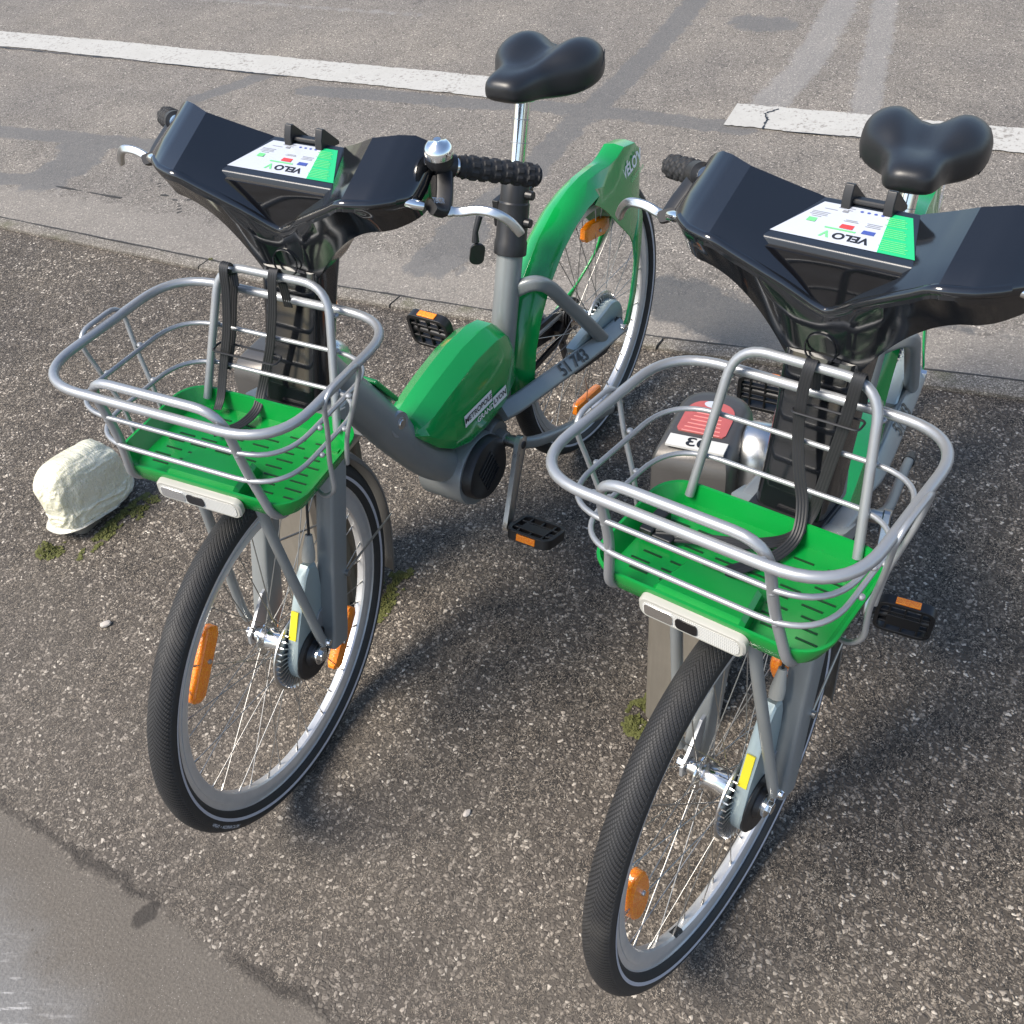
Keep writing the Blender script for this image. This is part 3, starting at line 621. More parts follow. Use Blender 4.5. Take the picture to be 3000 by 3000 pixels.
    for x, hw, zt, zb, dip in stn:
        zm = zb + (zt - zb) * .35; ring = []
        for k in range(n):
            a = 2 * PI * k / n; cu = math.cos(a); su = math.sin(a); yy = hw * math.copysign(abs(cu) ** .75, cu); uu = yy / hw if hw else 0
            if su >= 0: z = zm + (zt - zm) * abs(su) ** .72 - dip * math.exp(-(yy / .034) ** 2)
            else: z = zm - (zm - zb) * abs(su) ** .5
            xs = x + (.034 * math.exp(-(yy / .032) ** 2) if x < .11 else 0) * (1 if x < .065 else .45)
            ring.append((xs, yy, z))
        rings.append(ring)
    mb = MB(); mb.loft(rings); sa = mb.build('saddle', M['saddle'], B, 80, sub=1); sa.location = (0, 0, 0)
    mb = MB()
    for s in (-1, 1):
        mb.tube(spline([(.145, .0975 * s, .945), (.115, .106 * s, .958), (.085, .1055 * s, .975), (.058, .0955 * s, .988)], 6), .0012, 6)
    mb.build('saddle_seam', M['ink'], sa, 60)
    for o_ in (sp, sa): o_['seatpart'] = 1

    # ================= front assembly (turns with the handlebar)
    w = make_wheel(B, 'front_wheel', False); w.location = (L, 0, R); smart(w)
    fk = None
    mb = MB(); mb.box((hx(.715), 0, .715), (.070, .155, .042)); mb.box((hx(.75), 0, .75), (.08, .09, .05)); fk = smart(mb.build('fork', M['grey'], B, 30, bevel=.008, segs=3))
    for s in (-1, 1):
        mb = MB(); pth = [(.948, .064 * s, .735), (.985, .066 * s, .62), (1.03, .067 * s, .47), (1.068, .068 * s, .335), (1.076, .068 * s, .312)]
        mb.tube(pth, 1, sec=rrect(.034, .046, .006, 3), up=(1, 0, .3)); mb.build('fork_leg', M['grey'], fk, 40)
        mb = MB(); PP = [(1.05, .40), (1.085, .395), (1.125, .356), (1.143, .345), (1.145, .325), (1.128, .315), (1.09, .318), (1.06, .33)]
        y0 = .058 * s; mb.prism(PP, y0 - .003, y0 + .003); mb.build('dropout_plate', M['tube'], fk, 30, bevel=.001)
        mb = MB(); pth = fillet([(1.112, .078 * s, .352), (1.118, .078 * s, .375), (1.145, .058 * s, .64), (1.150, .055 * s, .715)], .03); mb.tube(pth, .0085, 12); mb.build('tray_strut', M['grey'], fk, 40)
        mb = MB(); mb.revolve([(0, .006), (.005, .006), (.006, .003), (.006, -.003), (0, -.003)], 12, c=(1.112, .086 * s, .358)); mb.build('strut_bolt', M['chrome'], fk, 30)
    # roller brake on the left of the hub
    mb = MB(); PP = []
    dr = Vector((-.33, 0, .945)); pr = Vector((dr.z, 0, -dr.x)); C0 = Vector((L, 0, R))
    for i in range(22): a = PI * i / 21; q = C0 - dr * (.050 * math.sin(a)) + pr * (.046 * math.cos(a)); PP.append((q.x, q.z))
    for k, hw in ((.05, -.042), (.10, -.032), (.155, -.019), (.172, -.010), (.172, .010), (.155, .019), (.10, .032), (.05, .042)): q = C0 + dr * k + pr * hw; PP.append((q.x, q.z))
    PP.reverse()
    cen = C0 + dr * .05
    mb.loft([[(cen.x + (x - cen.x) * k, y, cen.z + (z - cen.z) * k) for x, z in PP] for y, k in ((.038, .96), (.041, 1), (.055, 1), (.058, .96))]); fb = smart(mb.build('front_brake', M['teal'], B, 30))
    mb = MB(); q = C0 + dr * .115; e = dr * .028; f2 = pr * .018; y0 = .0588
    q = C0 + dr * .07 + pr * .0395
    mb.box(q + Vector((0, .048, 0)), (.003, .013, .052), Matrix(((pr.x, 0, dr.x), (0, 1, 0), (pr.z, 0, dr.z))) @ Matrix.Rotation(-.14, 3, 'Y')); mb.build('brake_sticker', M['yellow'], fb, 0)
    mb = MB(); mb.revolve([(0, .064), (.044, .064), (.049, .060), (.049, .056)], 40, c=(L - .004, 0, R - .006)); mb.revolve([(0, .071), (.022, .071), (.026, .064)], 30, c=(L, 0, R)); mb.build('brake_plate', M['blackp'], fb, 30)
    mb = MB(); q0 = C0 + dr * .178 + Vector((0, .05, 0)); q1 = C0 + dr * .225 + Vector((0, .05, 0)); mb.tube([q0, q0.lerp(q1, .3), q1], [.011, .011, .006], 12); mb.build('cable_stop', M['cream'], fb, 40)
    mb = MB(); mb.tube(spline([q1, q1 + dr * .08 + Vector((0, -.004, 0)), Vector((.985, .045, .66)), Vector((.955, .04, .74))], 6), .0024, 8); mb.build('brake_cable', M['blackp'], fb, 40)
    # front fender
    mb = MB(); rings = []
    for a in range(94, 203, 6):
        t = math.radians(a); rr = .352 if a < 190 else .352 + (a - 190) * .0006; hw = .030
        rings.append([(L + (rr - d) * math.cos(t), y, R + (rr - d) * math.sin(t)) for y, d in ((-hw, .014), (-hw * .8, .005), (-hw * .4, .001), (0, 0), (hw * .4, .001), (hw * .8, .005), (hw, .014))])
    mb.loft(rings, closed=False); ff = smart(mb.build('front_fender', M['fender'], B, 50, solid=.0025))
    for s in (-1, 1):
        mb = MB(); mb.tube([(L + .345 * math.cos(math.radians(178)), .030 * s, R + .345 * math.sin(math.radians(178))), (1.020, .084 * s, .44)], .0022, 8); mb.cyl((1.02, .082 * s, .44), (1.02, .090 * s, .44), .006, n=12); mb.build('fender_stay', M['steel'], ff, 40)
    # steering column
    mb = MB(); rings = []
    for z, hw, hd, r in ((.742, .049, .044, .018), (.80, .048, .044, .018), (.88, .048, .045, .018), (.93, .050, .048, .018), (.96, .052, .048, .018)):
        rings.append([(hx(z) + x + .012, y, z - x * .36) for x, y in [(p[1], p[0]) for p in rrect(2 * hw, 2 * hd, r, 4)]])
    mb.loft(rings); sc = smart(mb.build('steering_column', M['cowl'], B, 40))
    mb = MB(); mb.box((hx(.742) + .03, 0, .737), (.085, .105, .012)); mb.tube([(hx(.75) + .07, -.02, .746), (hx(.75) + .07, .05, .746)], .006, 10); mb.build('column_base', M['blackp'], sc, 30, bevel=.003)
    # handlebar cowl
    tab = {  # y: T, F, G, Bt, C, K  (x, z)
        0.00: ((.780, 1.075), (.8915, 1.0085), (.899, .994), (.893, .915), (.800, .915), (0.760, 1.06)),
        0.02: ((.781, 1.078), (.896, 1.019), (.903, 1.004), (.894, .914), (.800, .914), (0.763, 1.062)),
        0.04: ((.783, 1.084), (.9035, 1.034), (.910, 1.020), (.894, .916), (.800, .916), (0.770, 1.066)),
        0.052: ((.785, 1.088), (.907, 1.042), (.913, 1.028), (.893, .926), (.800, .926), (0.773, 1.070)),
        0.065: ((.790, 1.0955), (.911, 1.050), (.917, 1.036), (.8945, .948), (.800, .952), (0.777, 1.075)),
        0.085: ((.801, 1.106), (.917, 1.062), (.922, 1.048), (.8955, .977), (.802, .980), (0.782, 1.082)),
        0.11: ((.815, 1.120), (.924, 1.077), (.929, 1.063), (.8975, 1.001), (.803, 1.004), (.802, 1.090)),
        0.137: ((.832, 1.1365), (.932, 1.0925), (.936, 1.079), (.9000, 1.020), (.804, 1.024), (.806, 1.097)),
        0.17: ((.8165, 1.1385), (.9205, 1.0910), (.923, 1.078), (.8960, 1.031), (.800, 1.036), (.795, 1.103)),
        0.19: ((.806, 1.1360), (.905, 1.0900), (.907, 1.077), (.886, 1.036), (.797, 1.042), (.788, 1.102)),
        0.205: ((.800, 1.1280), (.889, 1.0890), (.890, 1.076), (.872, 1.041), (.796, 1.048), (.787, 1.099)),
        0.214: ((.797, 1.1200), (.878, 1.0870), (.879, 1.074), (.862, 1.046), (.797, 1.054), (.789, 1.096)),
        0.217: ((.799, 1.112), (.868, 1.0855), (.869, 1.074), (.855, 1.048), (.803, 1.052), (.794, 1.092))}
    keys = sorted(tab); ysn = []
    for a_, b_ in zip(keys, keys[1:]):
        m_ = max(1, int(round((b_ - a_) / .006))); ysn += [a_ + (b_ - a_) * k / m_ for k in range(m_)]
    ysn.append(keys[-1])
    ka = np.array(keys); val = np.array([[c for p in tab[k] for c in p] for k in keys])
    def hermite(y, col):       # monotone cubic through the stations
        x_ = ka; v_ = val[:, col]; h = np.diff(x_); dl = np.diff(v_) / h; mm = np.zeros(len(x_)); mm[0] = 0; mm[-1] = dl[-1]
        for q in range(1, len(x_) - 1): mm[q] = 0 if dl[q - 1] * dl[q] <= 0 else 2 * dl[q - 1] * dl[q] / (dl[q - 1] + dl[q])
        k = min(max(np.searchsorted(x_, y) - 1, 0), len(h) - 1); t = (y - x_[k]) / h[k]
        return (2 * t ** 3 - 3 * t ** 2 + 1) * v_[k] + (t ** 3 - 2 * t ** 2 + t) * h[k] * mm[k] + (-2 * t ** 3 + 3 * t ** 2) * v_[k + 1] + (t ** 3 - t ** 2) * h[k] * mm[k + 1]
    yf = np.linspace(0, .24, 481); yy_ = np.concatenate([-yf[:0:-1], yf]); ker = np.exp(-.5 * (np.arange(-60, 61) * .0005 / .008) ** 2); ker /= ker.sum()
    tt_ = np.clip((np.abs(yy_) - .036) / .154, 0, 1); base_ = .912 + .124 * (1 - (1 - tt_) ** 2.2) + np.clip(np.abs(yy_) - .19, 0, 1) * .45
    under = np.convolve(np.pad(base_, 60, mode='edge'), ker, mode='valid')
    def lin(y, col): return float(np.interp(y, ka, val[:, col]))
    def prof6(y, s):
        T_, F_ = [(lin(y, 2 * c), lin(y, 2 * c + 1)) for c in (0, 1)]; G_, B_, C_, K_ = [(hermite(y, 2 * c), hermite(y, 2 * c + 1)) for c in (2, 3, 4, 5)]
        uz = float(np.interp(y, yy_, under)); k_ = min(1, max(0, (y - .195) / .02)); B_ = (B_[0] if y > .17 else .8935 + .0025 * y / .17, uz * (1 - k_) + B_[1] * k_); C_ = (C_[0], (uz + .004) * (1 - k_) + C_[1] * k_)
        if y < .03:   # soften the point of the V
            F_ = (F_[0], F_[1] + (.03 - y) ** 2 * 4)
        mixp = lambda a, b, t: (a[0] * (1 - t) + b[0] * t, a[1] * (1 - t) + b[1] * t)
        P1 = mixp(G_, B_, .33); P2 = mixp(G_, B_, .67); bul = .006 * min(1, max(0, (.22 - y) / .1))
        pts = [T_, mixp(T_, F_, .33), mixp(T_, F_, .67), F_, mixp(F_, G_, .5), G_, (P1[0] - bul * .3, P1[1]), (P2[0] - bul * .3, P2[1]), B_, mixp(B_, C_, .5), C_, K_]
        q = mixp(F_, G_, .5); pts[4] = (q[0] + .0022, q[1] + .0015)
        return [(p[0], s * y, p[1]) for p in pts]
    rings = [prof6(y, -1) for y in ysn[::-1]] + [prof6(y, 1) for y in ysn[1:]]
    mb = MB(); mb.loft(rings)
    lip = [prof6(y, sg) for sg, yy in ((-1, ysn[::-1]), (1, ysn[1:])) for y in yy if y < .2]
    mb.tube([Vector(p[3]).lerp(Vector(p[5]), .45) + Vector((-.0035, 0, .0005)) for p in lip], .0068, 12)
    co = smart(mb.build('handlebar_cowl', M['cowl'], B, 34))
    mb = MB(); q = Vector((.9115, 0, .957)); Mx = frame_mat(q, (0, 1, 0), (-.12, 0, 1)); V, F = [], []
    for ro, ri in ((.021, .0195),):
        for i in range(32):
            a = 2 * PI * i / 32; V += [Mx @ Vector((ro * math.cos(a), ro * math.sin(a), -.012)), Mx @ Vector((ro * math.cos(a), ro * math.sin(a), -.0095)), Mx @ Vector((ri * math.cos(a), ri * math.sin(a), -.0095)), Mx @ Vector((ri * math.cos(a), ri * math.sin(a), -.012))]
        for i in range(32):
            for k in range(4): F.append((i * 4 + k, i * 4 + (k + 1) % 4, ((i + 1) % 32) * 4 + (k + 1) % 4, ((i + 1) % 32) * 4 + k))
    mb.add(V, F); mb.build('badge_ring', M['cowl'], co, 40)
    # display box with its sticker
    mb = MB()
    top = [(.884, -.094, 1.0795), (.884, .094, 1.0795), (.786, .060, 1.0925), (.786, -.060, 1.0925)]
    mid = [(.8870, -.088, 1.0690), (.8870, .088, 1.0690), (.782, .056, 1.079), (.782, -.056, 1.079)]
    mb.loft([top, mid]); bxd = mb.build('display_box', M['dark2'], co, 30, bevel=.003)
    mb = MB(); mid0 = [(.8925, -.086, 1.0705), (.8925, .086, 1.0705), (.80, .056, 1.081), (.80, -.056, 1.081)]; mid = [(.8935, -.082, 1.0600), (.8935, .082, 1.0600), (.80, .056, 1.065), (.80, -.056, 1.065)]; low = [(.8960, -.086, 1.0105), (.8935, .086, 1.0105), (.80, .056, 1.012), (.80, -.056, 1.012)]
    mb.loft([mid0, mid, low]); mb.build('display_glass', M['glass'], co, 30)
    zt = lambda x: 1.0795 + (.884 - x) * (.013 / .098) + .0006
    def quad(p): return [(x, y, zt(x) + dz) for x, y, dz in p]
    mb = MB(); mb.add(quad([(.872, -.0885, 0), (.872, .0445, 0), (.798, .0285, 0), (.798, -.0545, 0)]), [(0, 1, 2, 3)]); mb.build('white_label', M['sticker'], co, 0)
    mb = MB(); mb.add(quad([(.872, .0445, 0), (.872, .0885, 0), (.798, .0545, 0), (.798, .0285, 0)]), [(0, 1, 2, 3)])
    mb.build('green_label', M['stgreen'], co, 0)
    def ptext(mbx, s, size, x, y, **k): text(mbx, s, size, (x, y, zt(x) + .0005), (0, -1, 0), (1, 0, -.1327), **k)
    mb = MB(); ptext(mb, "VELO", .0165, .858, .0065, bold=.0006, width=1.1); mb.build('label_logo', M['ink'], co, 0)
    mb = MB(); ptext(mb, "V", .0165, .858, -.0245, bold=.0006, width=1.1); mb.box((.836, -.052, zt(.836) + .0004), (.010, .011, .0003)); mb.box((.846, -.012, zt(.846) + .0004), (.003, .038, .0002)); mb.build('label_mark', M['lgreen'], co, 0)
    mb = MB(); mb.box((.838, -.007, zt(.838) + .0004), (.010, .016, .0003)); mb.build('label_icon', M['red'], co, 0)
    mb = MB(); mb.box((.842, .021, zt(.842) + .0004), (.008, .015, .0003)); mb.build('label_icon', M['blue'], co, 0)
    mb = MB()
    def tl(x, y, w_): mb.box((x, y, zt(x) + .0004), (.0011, w_, .0002))
    for k, (x, y, w_) in enumerate([(.831, .021, .018), (.828, .021, .016), (.825, .021, .018), (.828, -.007, .018), (.8255, -.007, .014), (.829, -.050, .012), (.8255, -.049, .022), (.8225, -.049, .020), (.8195, -.048, .022), (.805, -.028, .010), (.807, -.018, .006), (.803, -.018, .010), (.811, -.040, .016)]): tl(x, y, w_)
    mb.box((.810, -.022, zt(.81) + .0004), (.005, .007, .0002)); mb.build('label_small_print', M['inkgrey'], co, 0)
    mb = MB()
    for i in range(4): V = []; c = Vector((.805, -.004 + .0085 * i, zt(.805) + .0004)); mb.add([c + Vector((.0018 * math.cos(2 * PI * k / 12), .0022 * math.sin(2 * PI * k / 12), -.0018 * math.cos(2 * PI * k / 12) * .13)) for k in range(12)], [tuple(range(12))])
    mb.build('label_dots', M['blue'], co, 0)
    mb = MB()
    for k in range(18):
        if k in (6, 12): continue
        x = .866 - k * .0035; yc = .060 - k * .0012; w_ = .036 - k * .0007 - random.uniform(0, .008); mb.box((x, yc, zt(x) + .0004), (.0011, w_, .0002))
    mb.build('green_label_print', M['lgreen'], co, 0)
    for y in (-.026, .026):
        mb = MB(); PP = [(.805, 1.088), (.802, 1.104), (.795, 1.118), (.790, 1.117), (.757, 1.086), (.757, 1.080)]; mb.prism(PP, y - .006, y + .006); mb.build('phone_clip', M['blackp'], co, 30, bevel=.0015)
    mb = MB(); mb.tube([(.793, -.020, 1.0965), (.793, .020, 1.0965)], .0035, 10); mb.box((.785, 0, 1.090), (.014, .05, .012)); mb.build('clip_bar', M['blackp'], co, 30)
    # handlebar, grips, levers, bell
    for s in (-1, 1):
        g0 = Vector((.8068, .2205 * s, 1.1003)); g1 = Vector((.7091, .325 * s, 1.0536)); d = (g1 - g0).normalized()
        mb = MB(); mb.tube([g0 - d * .022, g0 + d * .05], .0112, 16); hb = smart(mb.build('handlebar_end', M['chrome'], B, 40))
        mb = MB(); rings = []; N = 80; K = 40; up = Vector((0, 0, 1)); nn = (up - d * up.dot(d)).normalized(); bb = d.cross(nn)
        a0 = g0 + d * .030; a1 = g1 + d * .004
        for i in range(N + 1):
            t = i / N; ring = []
            for k in range(K):
                rad = .0150
                blk = math.sin(t * 46) > -.35; lane = (k + (2 if int(t * 46 / (2 * PI)) % 2 else 0)) % 5
                if .06 < t < .96:
                    if lane < 3 and blk: rad = .0172
                    if abs((t * 4) % 1 - .02) < .02: rad = .0148
                if t >= .985: rad = .012
                if t < .02: rad = .0145
                an = 2 * PI * k / K; ring.append(a0.lerp(a1, t) + (nn * math.sin(an) + bb * math.cos(an)) * rad)
            rings.append(ring)
        mb.loft(rings); smart(mb.build('grip', M['rubber'], B, 35))
        mb = MB(); mb.tube([g0 - d * .004, g0 + d * .024], .0158, 24)
        mb.tube(spline([g0 + d * .012 + Vector((.006, 0, -.004)), Vector((.832, .240 * s, 1.070)), Vector((.850, .243 * s, 1.058)), Vector((.866, .236 * s, 1.068))], 5), 1, sec=rrect(.024, .015, .005, 3))
        lv = smart(mb.build('lever_clamp', M['blackp'], B, 40, bevel=.001))
        mb = MB(); pth = spline([(.846, .250 * s, 1.054), (.838, .266 * s, 1.052), (.834, .290 * s, 1.0565), (.831, .315 * s, 1.0545), (.823, .333 * s, 1.041), (.816, .346 * s, 1.021)], 6)
        nP = len(pth); rr = [.0075 if i < 3 else (.0060 if i < nP - 4 else .0060) for i in range(nP)]; rr[-1] = .0055; mb.tube(pth, rr, sec=rrect(2.1, 1.5, .5, 4), up=(1, 0, .6)); mb.build('brake_lever', M['alu'], lv, 50)
        mb = MB(); mb.tube([(.872, .228 * s, 1.071), (.878, .217 * s, 1.075), (.882, .205 * s, 1.078)], [.0065, .0075, .006], 12); mb.build('cable_adjuster', M['chrome'], lv, 40)
        if s > 0:
            mb = MB(); text(mb, 'TEKTRO', .0105, (.8555, .2455, 1.0735), (-.055, .004, -.028), (-.3, -.35, .7), bold=.0002); mb.build('lever_lettering', M['sticker'], lv, 0)
    mb = MB(); c = Vector((.826, .234, 1.121)); axb = Vector((.15, .05, 1)).normalized(); Mx = frame_mat(c, (1, 0, -.15), (0, 1, -.05))
    def rev(prof, n=32):
        rings = []
        for i in range(n): a = 2 * PI * i / n; rings.append([Mx @ Vector((r * math.cos(a), r * math.sin(a), z)) for r, z in prof])
        return rings
    mb.loft(rev([(0, -.010), (.018, -.010), (.0195, -.006), (.0195, .003), (.017, .005), (0, .005)]), False, False, True); mb.tube([c - axb * .008, (.806, .226, 1.100)], [.008, .010], 12); be = smart(mb.build('bell', M['blackp'], B, 40))
    mb = MB(); mb.loft(rev([(.0205, .004), (.0205, .010), (.0185, .017), (.013, .022), (.006, .0245), (.005, .027), (0, .0275)]), False, False, True); mb.build('bell_dome', M['chrome'], be, 60)
    # ---- tray
    def trr(x0, x1, hw, r, z, zb=None):
        cx = (x0 + x1) / 2; return [(cx + p[0], p[1], z if zb is None else z + (zb - z) * max(0, min(1, ((x1 - (cx + p[0])) / (x1 - x0) - .55) / .4))) for p in rrect(x1 - x0, 2 * hw, r, 8)]
    mb = MB(); mb.loft([trr(1.010, 1.184, .138, .035, .730), trr(1.004, 1.190, .146, .038, .736), trr(.998, 1.198, .160, .045, .764), trr(.998, 1.198, .160, .045, .768), trr(1.002, 1.194, .156, .042, .768), trr(1.009, 1.185, .142, .036, .740)], True, True)
    mb.mi = 1
    for j, x in enumerate((1.035, 1.052, 1.069, 1.086, 1.103, 1.120, 1.137, 1.154)):
        for k, y in enumerate((-.115, -.07, .07, .115) if x > 1.12 else (-.115, -.075, -.03, .015, .06, .105)):
            y += .008 * (j % 2); mb.box((x, y, .7403), (.0030, .027, .0012))
    mb.mi = 0
    for x, y in ((1.02, .02), (1.04, .125)): mb.box((x, y, .742), (.008, .02, .004))
    tr = smart(mb.build('basket_tray', [M['green_plastic'], M['slot']], B, 30))
    mb = MB(); rings = []
    for x, hw, z in ((1.115, .050, .741), (1.130, .053, .766), (1.186, .062, .770), (1.194, .062, .766), (1.199, .064, .728)): rings.append([(x, -hw, .728), (x, -hw, z - .006), (x, -hw + .006, z), (x, hw - .006, z), (x, hw, z - .006), (x, hw, .728)])
    mb.loft(rings); mb.build('lamp_housing', M['green_plastic'], tr, 30, bevel=.003)
    # headlight
    PP = rrect(.146, .029, .011, 5)
    mb = MB(); mb.loft([[(1.196 + x, p[0] * k, .7455 + p[1] * k - x * .25) for p in PP] for x, k in ((.001, 1), (.008, 1), (.0105, .96))]); hl = smart(mb.build('headlight', M['cream'], B, 30))
    mb = MB(); mb.loft([[(1.2065 + x, p[0], .7425 + p[1]) for p in rrect(.132, .0215, .008, 4)] for x in (-.002, .0008)]); mb.build('headlight_lens', M['lens'], hl, 30)
    mb = MB(); mb.loft([[(1.2078 + x, p[0] - .004, .742 + p[1]) for p in rrect(.030, .016, .005, 4)] for x in (-.001, .0012)]); mb.build('lamp_bulb', M['glass'], hl, 30)
    mb = MB(); mb.loft([[(1.2078 + x, p[0] - .043, .742 + p[1]) for p in rrect(.040, .017, .004, 4)] for x in (-.001, .0008)]); mb.build('lamp_reflector', M['chrome'], hl, 30)
    # ---- basket
    zr = lambda x, z0=.919: z0 + .0566 * (x - 1.082)
    def loop(x0, x1, hw, r, z0): return fillet([(x1, hw, zr(x1, z0)), (x0, hw, zr(x0, z0)), (x0, -hw, zr(x0, z0)), (x1, -hw, zr(x1, z0))], r, 10, True)
    mb = MB(); mb.tube(loop(.924, 1.240, .195, .085, .919), .0068, 14, closed=True); bk = smart(mb.build('basket_rim', M['tube'], B, 60))
    for z0, x0, x1, hw in ((.866, .957, 1.218, .1745), (.812, .982, 1.2135, .163)):
        mb = MB(); mb.tube(loop(x0, x1, hw, .075, z0), .0036, 10, closed=True); mb.build('basket_rail', M['tube'], bk, 60)
    mb = MB(); pth = fillet([(1.012, .118, .755), (.936, .094, .955), (.936, -.094, .955), (1.012, -.118, .755)], .045, 8); mb.tube(pth, .0064, 12); mb.build('back_hoop', M['tube'], bk, 60)
    mb = MB(); pth = fillet([(1.115, .112, .728), (1.165, .120, .722), (1.198, .122, .745), (1.208, .107, .83), (1.2265, .105, .9435), (1.2265, -.105, .9435), (1.208, -.107, .83), (1.198, -.122, .745), (1.165, -.120, .722), (1.115, -.112, .728)], [0, .02, .03, .03, .04, .04, .03, .03, .02, 0], 6); mb.tube(pth, .0066, 12); mb.build('front_hoop', M['tube'], bk, 60)
    for s in (-1, 1):
        mb = MB(); pth = fillet([(1.085, .10 * s, .724), (1.120, .155 * s, .724), (1.121, .177 * s, .745), (1.122, .178 * s, .80), (1.129, .192 * s, .868), (1.140, .2025 * s, .932), (1.040, .2035 * s, .927), (1.052, .191 * s, .868), (1.062, .171 * s, .80), (1.066, .165 * s, .748)], [0, .02, .02, .02, .02, .035, .035, .02, .02, 0], 6); mb.tube(pth, .0036, 10); mb.build('side_hoop', M['tube'], bk, 60)
        for q in ((.939, .101 * s, .9105), (.9585, .106 * s, .862), (.983, .112 * s, .808), (1.2165, .107 * s, .867), (1.2095, .110 * s, .815), (1.235, .104 * s, .928), (1.128, .179 * s, .867), (1.122, .168 * s, .811), (1.052, .18 * s, .866), (1.060, .168 * s, .810)):
            mb = MB(); mb.box(q, (.011, .011, .009)); mb.build('weld', M['tube'], bk, 0, sub=2)
    return B
M['saddle'] = simple('saddle_vinyl', (.013, .014, .016), .38, 0, .2, 20, .12, .12, 500)
M['dark2'] = simple('display_box_plastic', (.016, .021, .030), .3, 0, .1, 20, .1)

bikeA = make_bike()
def kids(o): return [c for c in list(bpy.data.objects) if c.parent == o]
def copy_tree(o, parent=None):
    c = o.copy(); COL.objects.link(c)
    if parent: c.parent = parent
    ch = CH.get(o.name, [])
    for k in ch: copy_tree(k, c)
    return c
CH = {}
for o in list(bpy.data.objects):
    if o.parent: CH.setdefault(o.parent.name, []).append(o)
bikeB = copy_tree(bikeA)
def pose(bike, s, loc, yaw, lean, sdrop, wheels):
    bike.location = loc; bike.rotation_euler = (lean, 0, yaw); SM = steer(s); out = {}
    for c in [x for x in bpy.data.objects if x.parent == bike]:
        base = c.name.split('.')[0]
        if base in ('front_wheel', 'rear_wheel'):
            Mw = Matrix.Translation((L if base == 'front_wheel' else 0, 0, R)) @ Matrix.Rotation(wheels[base], 4, 'Y')
            c.matrix_local = (SM @ Mw) if base == 'front_wheel' else Mw; out[base] = c
        elif c.get('steer'): c.matrix_local = SM
        elif c.get('seatpart'): c.matrix_local = Matrix.Translation((.338 * sdrop, 0, -sdrop))
    for c in [x for x in bpy.data.objects if x.parent == bike]:
        for k in ('steer', 'seatpart'):
            if k in c: del c[k]
    return out, SM
wA, SA = pose(bikeA, .1481, (0, 0, 0), 0, -.0011, 0.0, {'front_wheel': .25, 'rear_wheel': .6})
wB, SB = pose(bikeB, -.2484, (-.0865, .6471, 0), .1186, -.0471, .0797, {'front_wheel': .9, 'rear_wheel': 1.3})
pc_ = Vector((.569, .18, .196))
for o in [x for x in bpy.data.objects if x.parent == bikeB and x.name.startswith('pedal')]:
    if sum(v.co.y for v in o.data.vertices) > 0: o.matrix_local = Matrix.Translation(pc_) @ Matrix.Rotation(2.0, 4, 'Y') @ Matrix.Translation(-pc_)
GRP = 'green and grey city bikes parked at the docks'
tag(bikeA, 'green and grey city bicycle on the left, with the chrome bell and the higher saddle', 'bicycle', GRP)
tag(bikeB, 'green and grey city bicycle on the right, beside the dock numbered 03', 'bicycle', GRP)
# reflectors: angle in the wheel's own frame = seen angle + wheel turn
def refl(w, turn, phi, r, size, kind): reflector(w, phi + math.degrees(turn), r, size, kind)
refl(wA['front_wheel'], .25, 40, .232, (.125, .030), 'bar'); refl(wA['front_wheel'], .25, -134, .222, (.125, .030), 'bar')
refl(wA['rear_wheel'], .6, 103, .217, (.120, .042), 'hex'); refl(wA['rear_wheel'], .6, -83, .221, (.125, .032), 'bar')
refl(wB['front_wheel'], .9, 4, .228, (.098, .044), 'oval'); refl(wB['front_wheel'], .9, 157, .200, (.098, .044), 'oval')
refl(wB['rear_wheel'], 1.3, 100, .220, (.098, .040), 'oval'); refl(wB['rear_wheel'], 1.3, -80, .220, (.098, .040), 'oval')
mb = MB(); V, F = text_mesh('622-19  DOUBLE WALL', .006); a0 = -1.72 + .9
# small dark rim label on the right bicycle
q = []
for i in range(9):
    a = math.radians(-62) + .9 + .0 + i * .011; a += -.02; q.append((.2655 * math.cos(a), -.006, .2655 * math.sin(a))); q.append((.2655 * math.cos(a), .0062, .2655 * math.sin(a)))
# straps
def ribbon(name, P, w, nrm, parent, SMm, th=.0014, n=6):
    pts = spline(P, n); mb = MB(); N = len(pts)
    nv = [Vector(x) for x in nrm] if isinstance(nrm, list) else [Vector(nrm)] * len(P); rings = []
    for i, p in enumerate(pts):
        t = (pts[min(i + 1, N - 1)] - pts[max(i - 1, 0)]).normalized(); f = i / (N - 1) * (len(nv) - 1); k = min(int(f), len(nv) - 2) if len(nv) > 1 else 0
        nn = nv[k].lerp(nv[min(k + 1, len(nv) - 1)], f - k); b = t.cross(nn).normalized(); m = b.cross(t).normalized()
        sec = []
        for j in range(9): u = -1 + 2 * j / 8; sec.append(p + b * (u * w / 2) + m * (th / 2 + (.0006 if j % 2 else 0)))
        for j in range(9): u = 1 - 2 * j / 8; sec.append(p + b * (u * w / 2) - m * th / 2)
        rings.append(sec)
    mb.loft(rings); o = mb.build(name, M['strap'], parent, 25); o.matrix_local = SMm; return o
X = (1, 0, .3)
ribbon('luggage_strap', [(.945, -.066, .928), (.937, -.071, .950), (.943, -.072, .966), (.954, -.072, .960), (.960, -.073, .925), (.972, -.078, .87), (.990, -.088, .81), (1.012, -.090, .765), (1.030, -.088, .752)], .0150, [(1, 0, .2), (-.2, 0, 1), (1, 0, .4), (1, 0, .3), (1, 0, .3), (1, 0, .4)], bikeA, SA)
ribbon('luggage_strap', [(.954, -.074, .955), (.938, -.072, .940), (.945, -.078, .90), (.965, -.083, .84), (.985, -.088, .80)], .0150, (1, .15, .3), bikeA, SA)
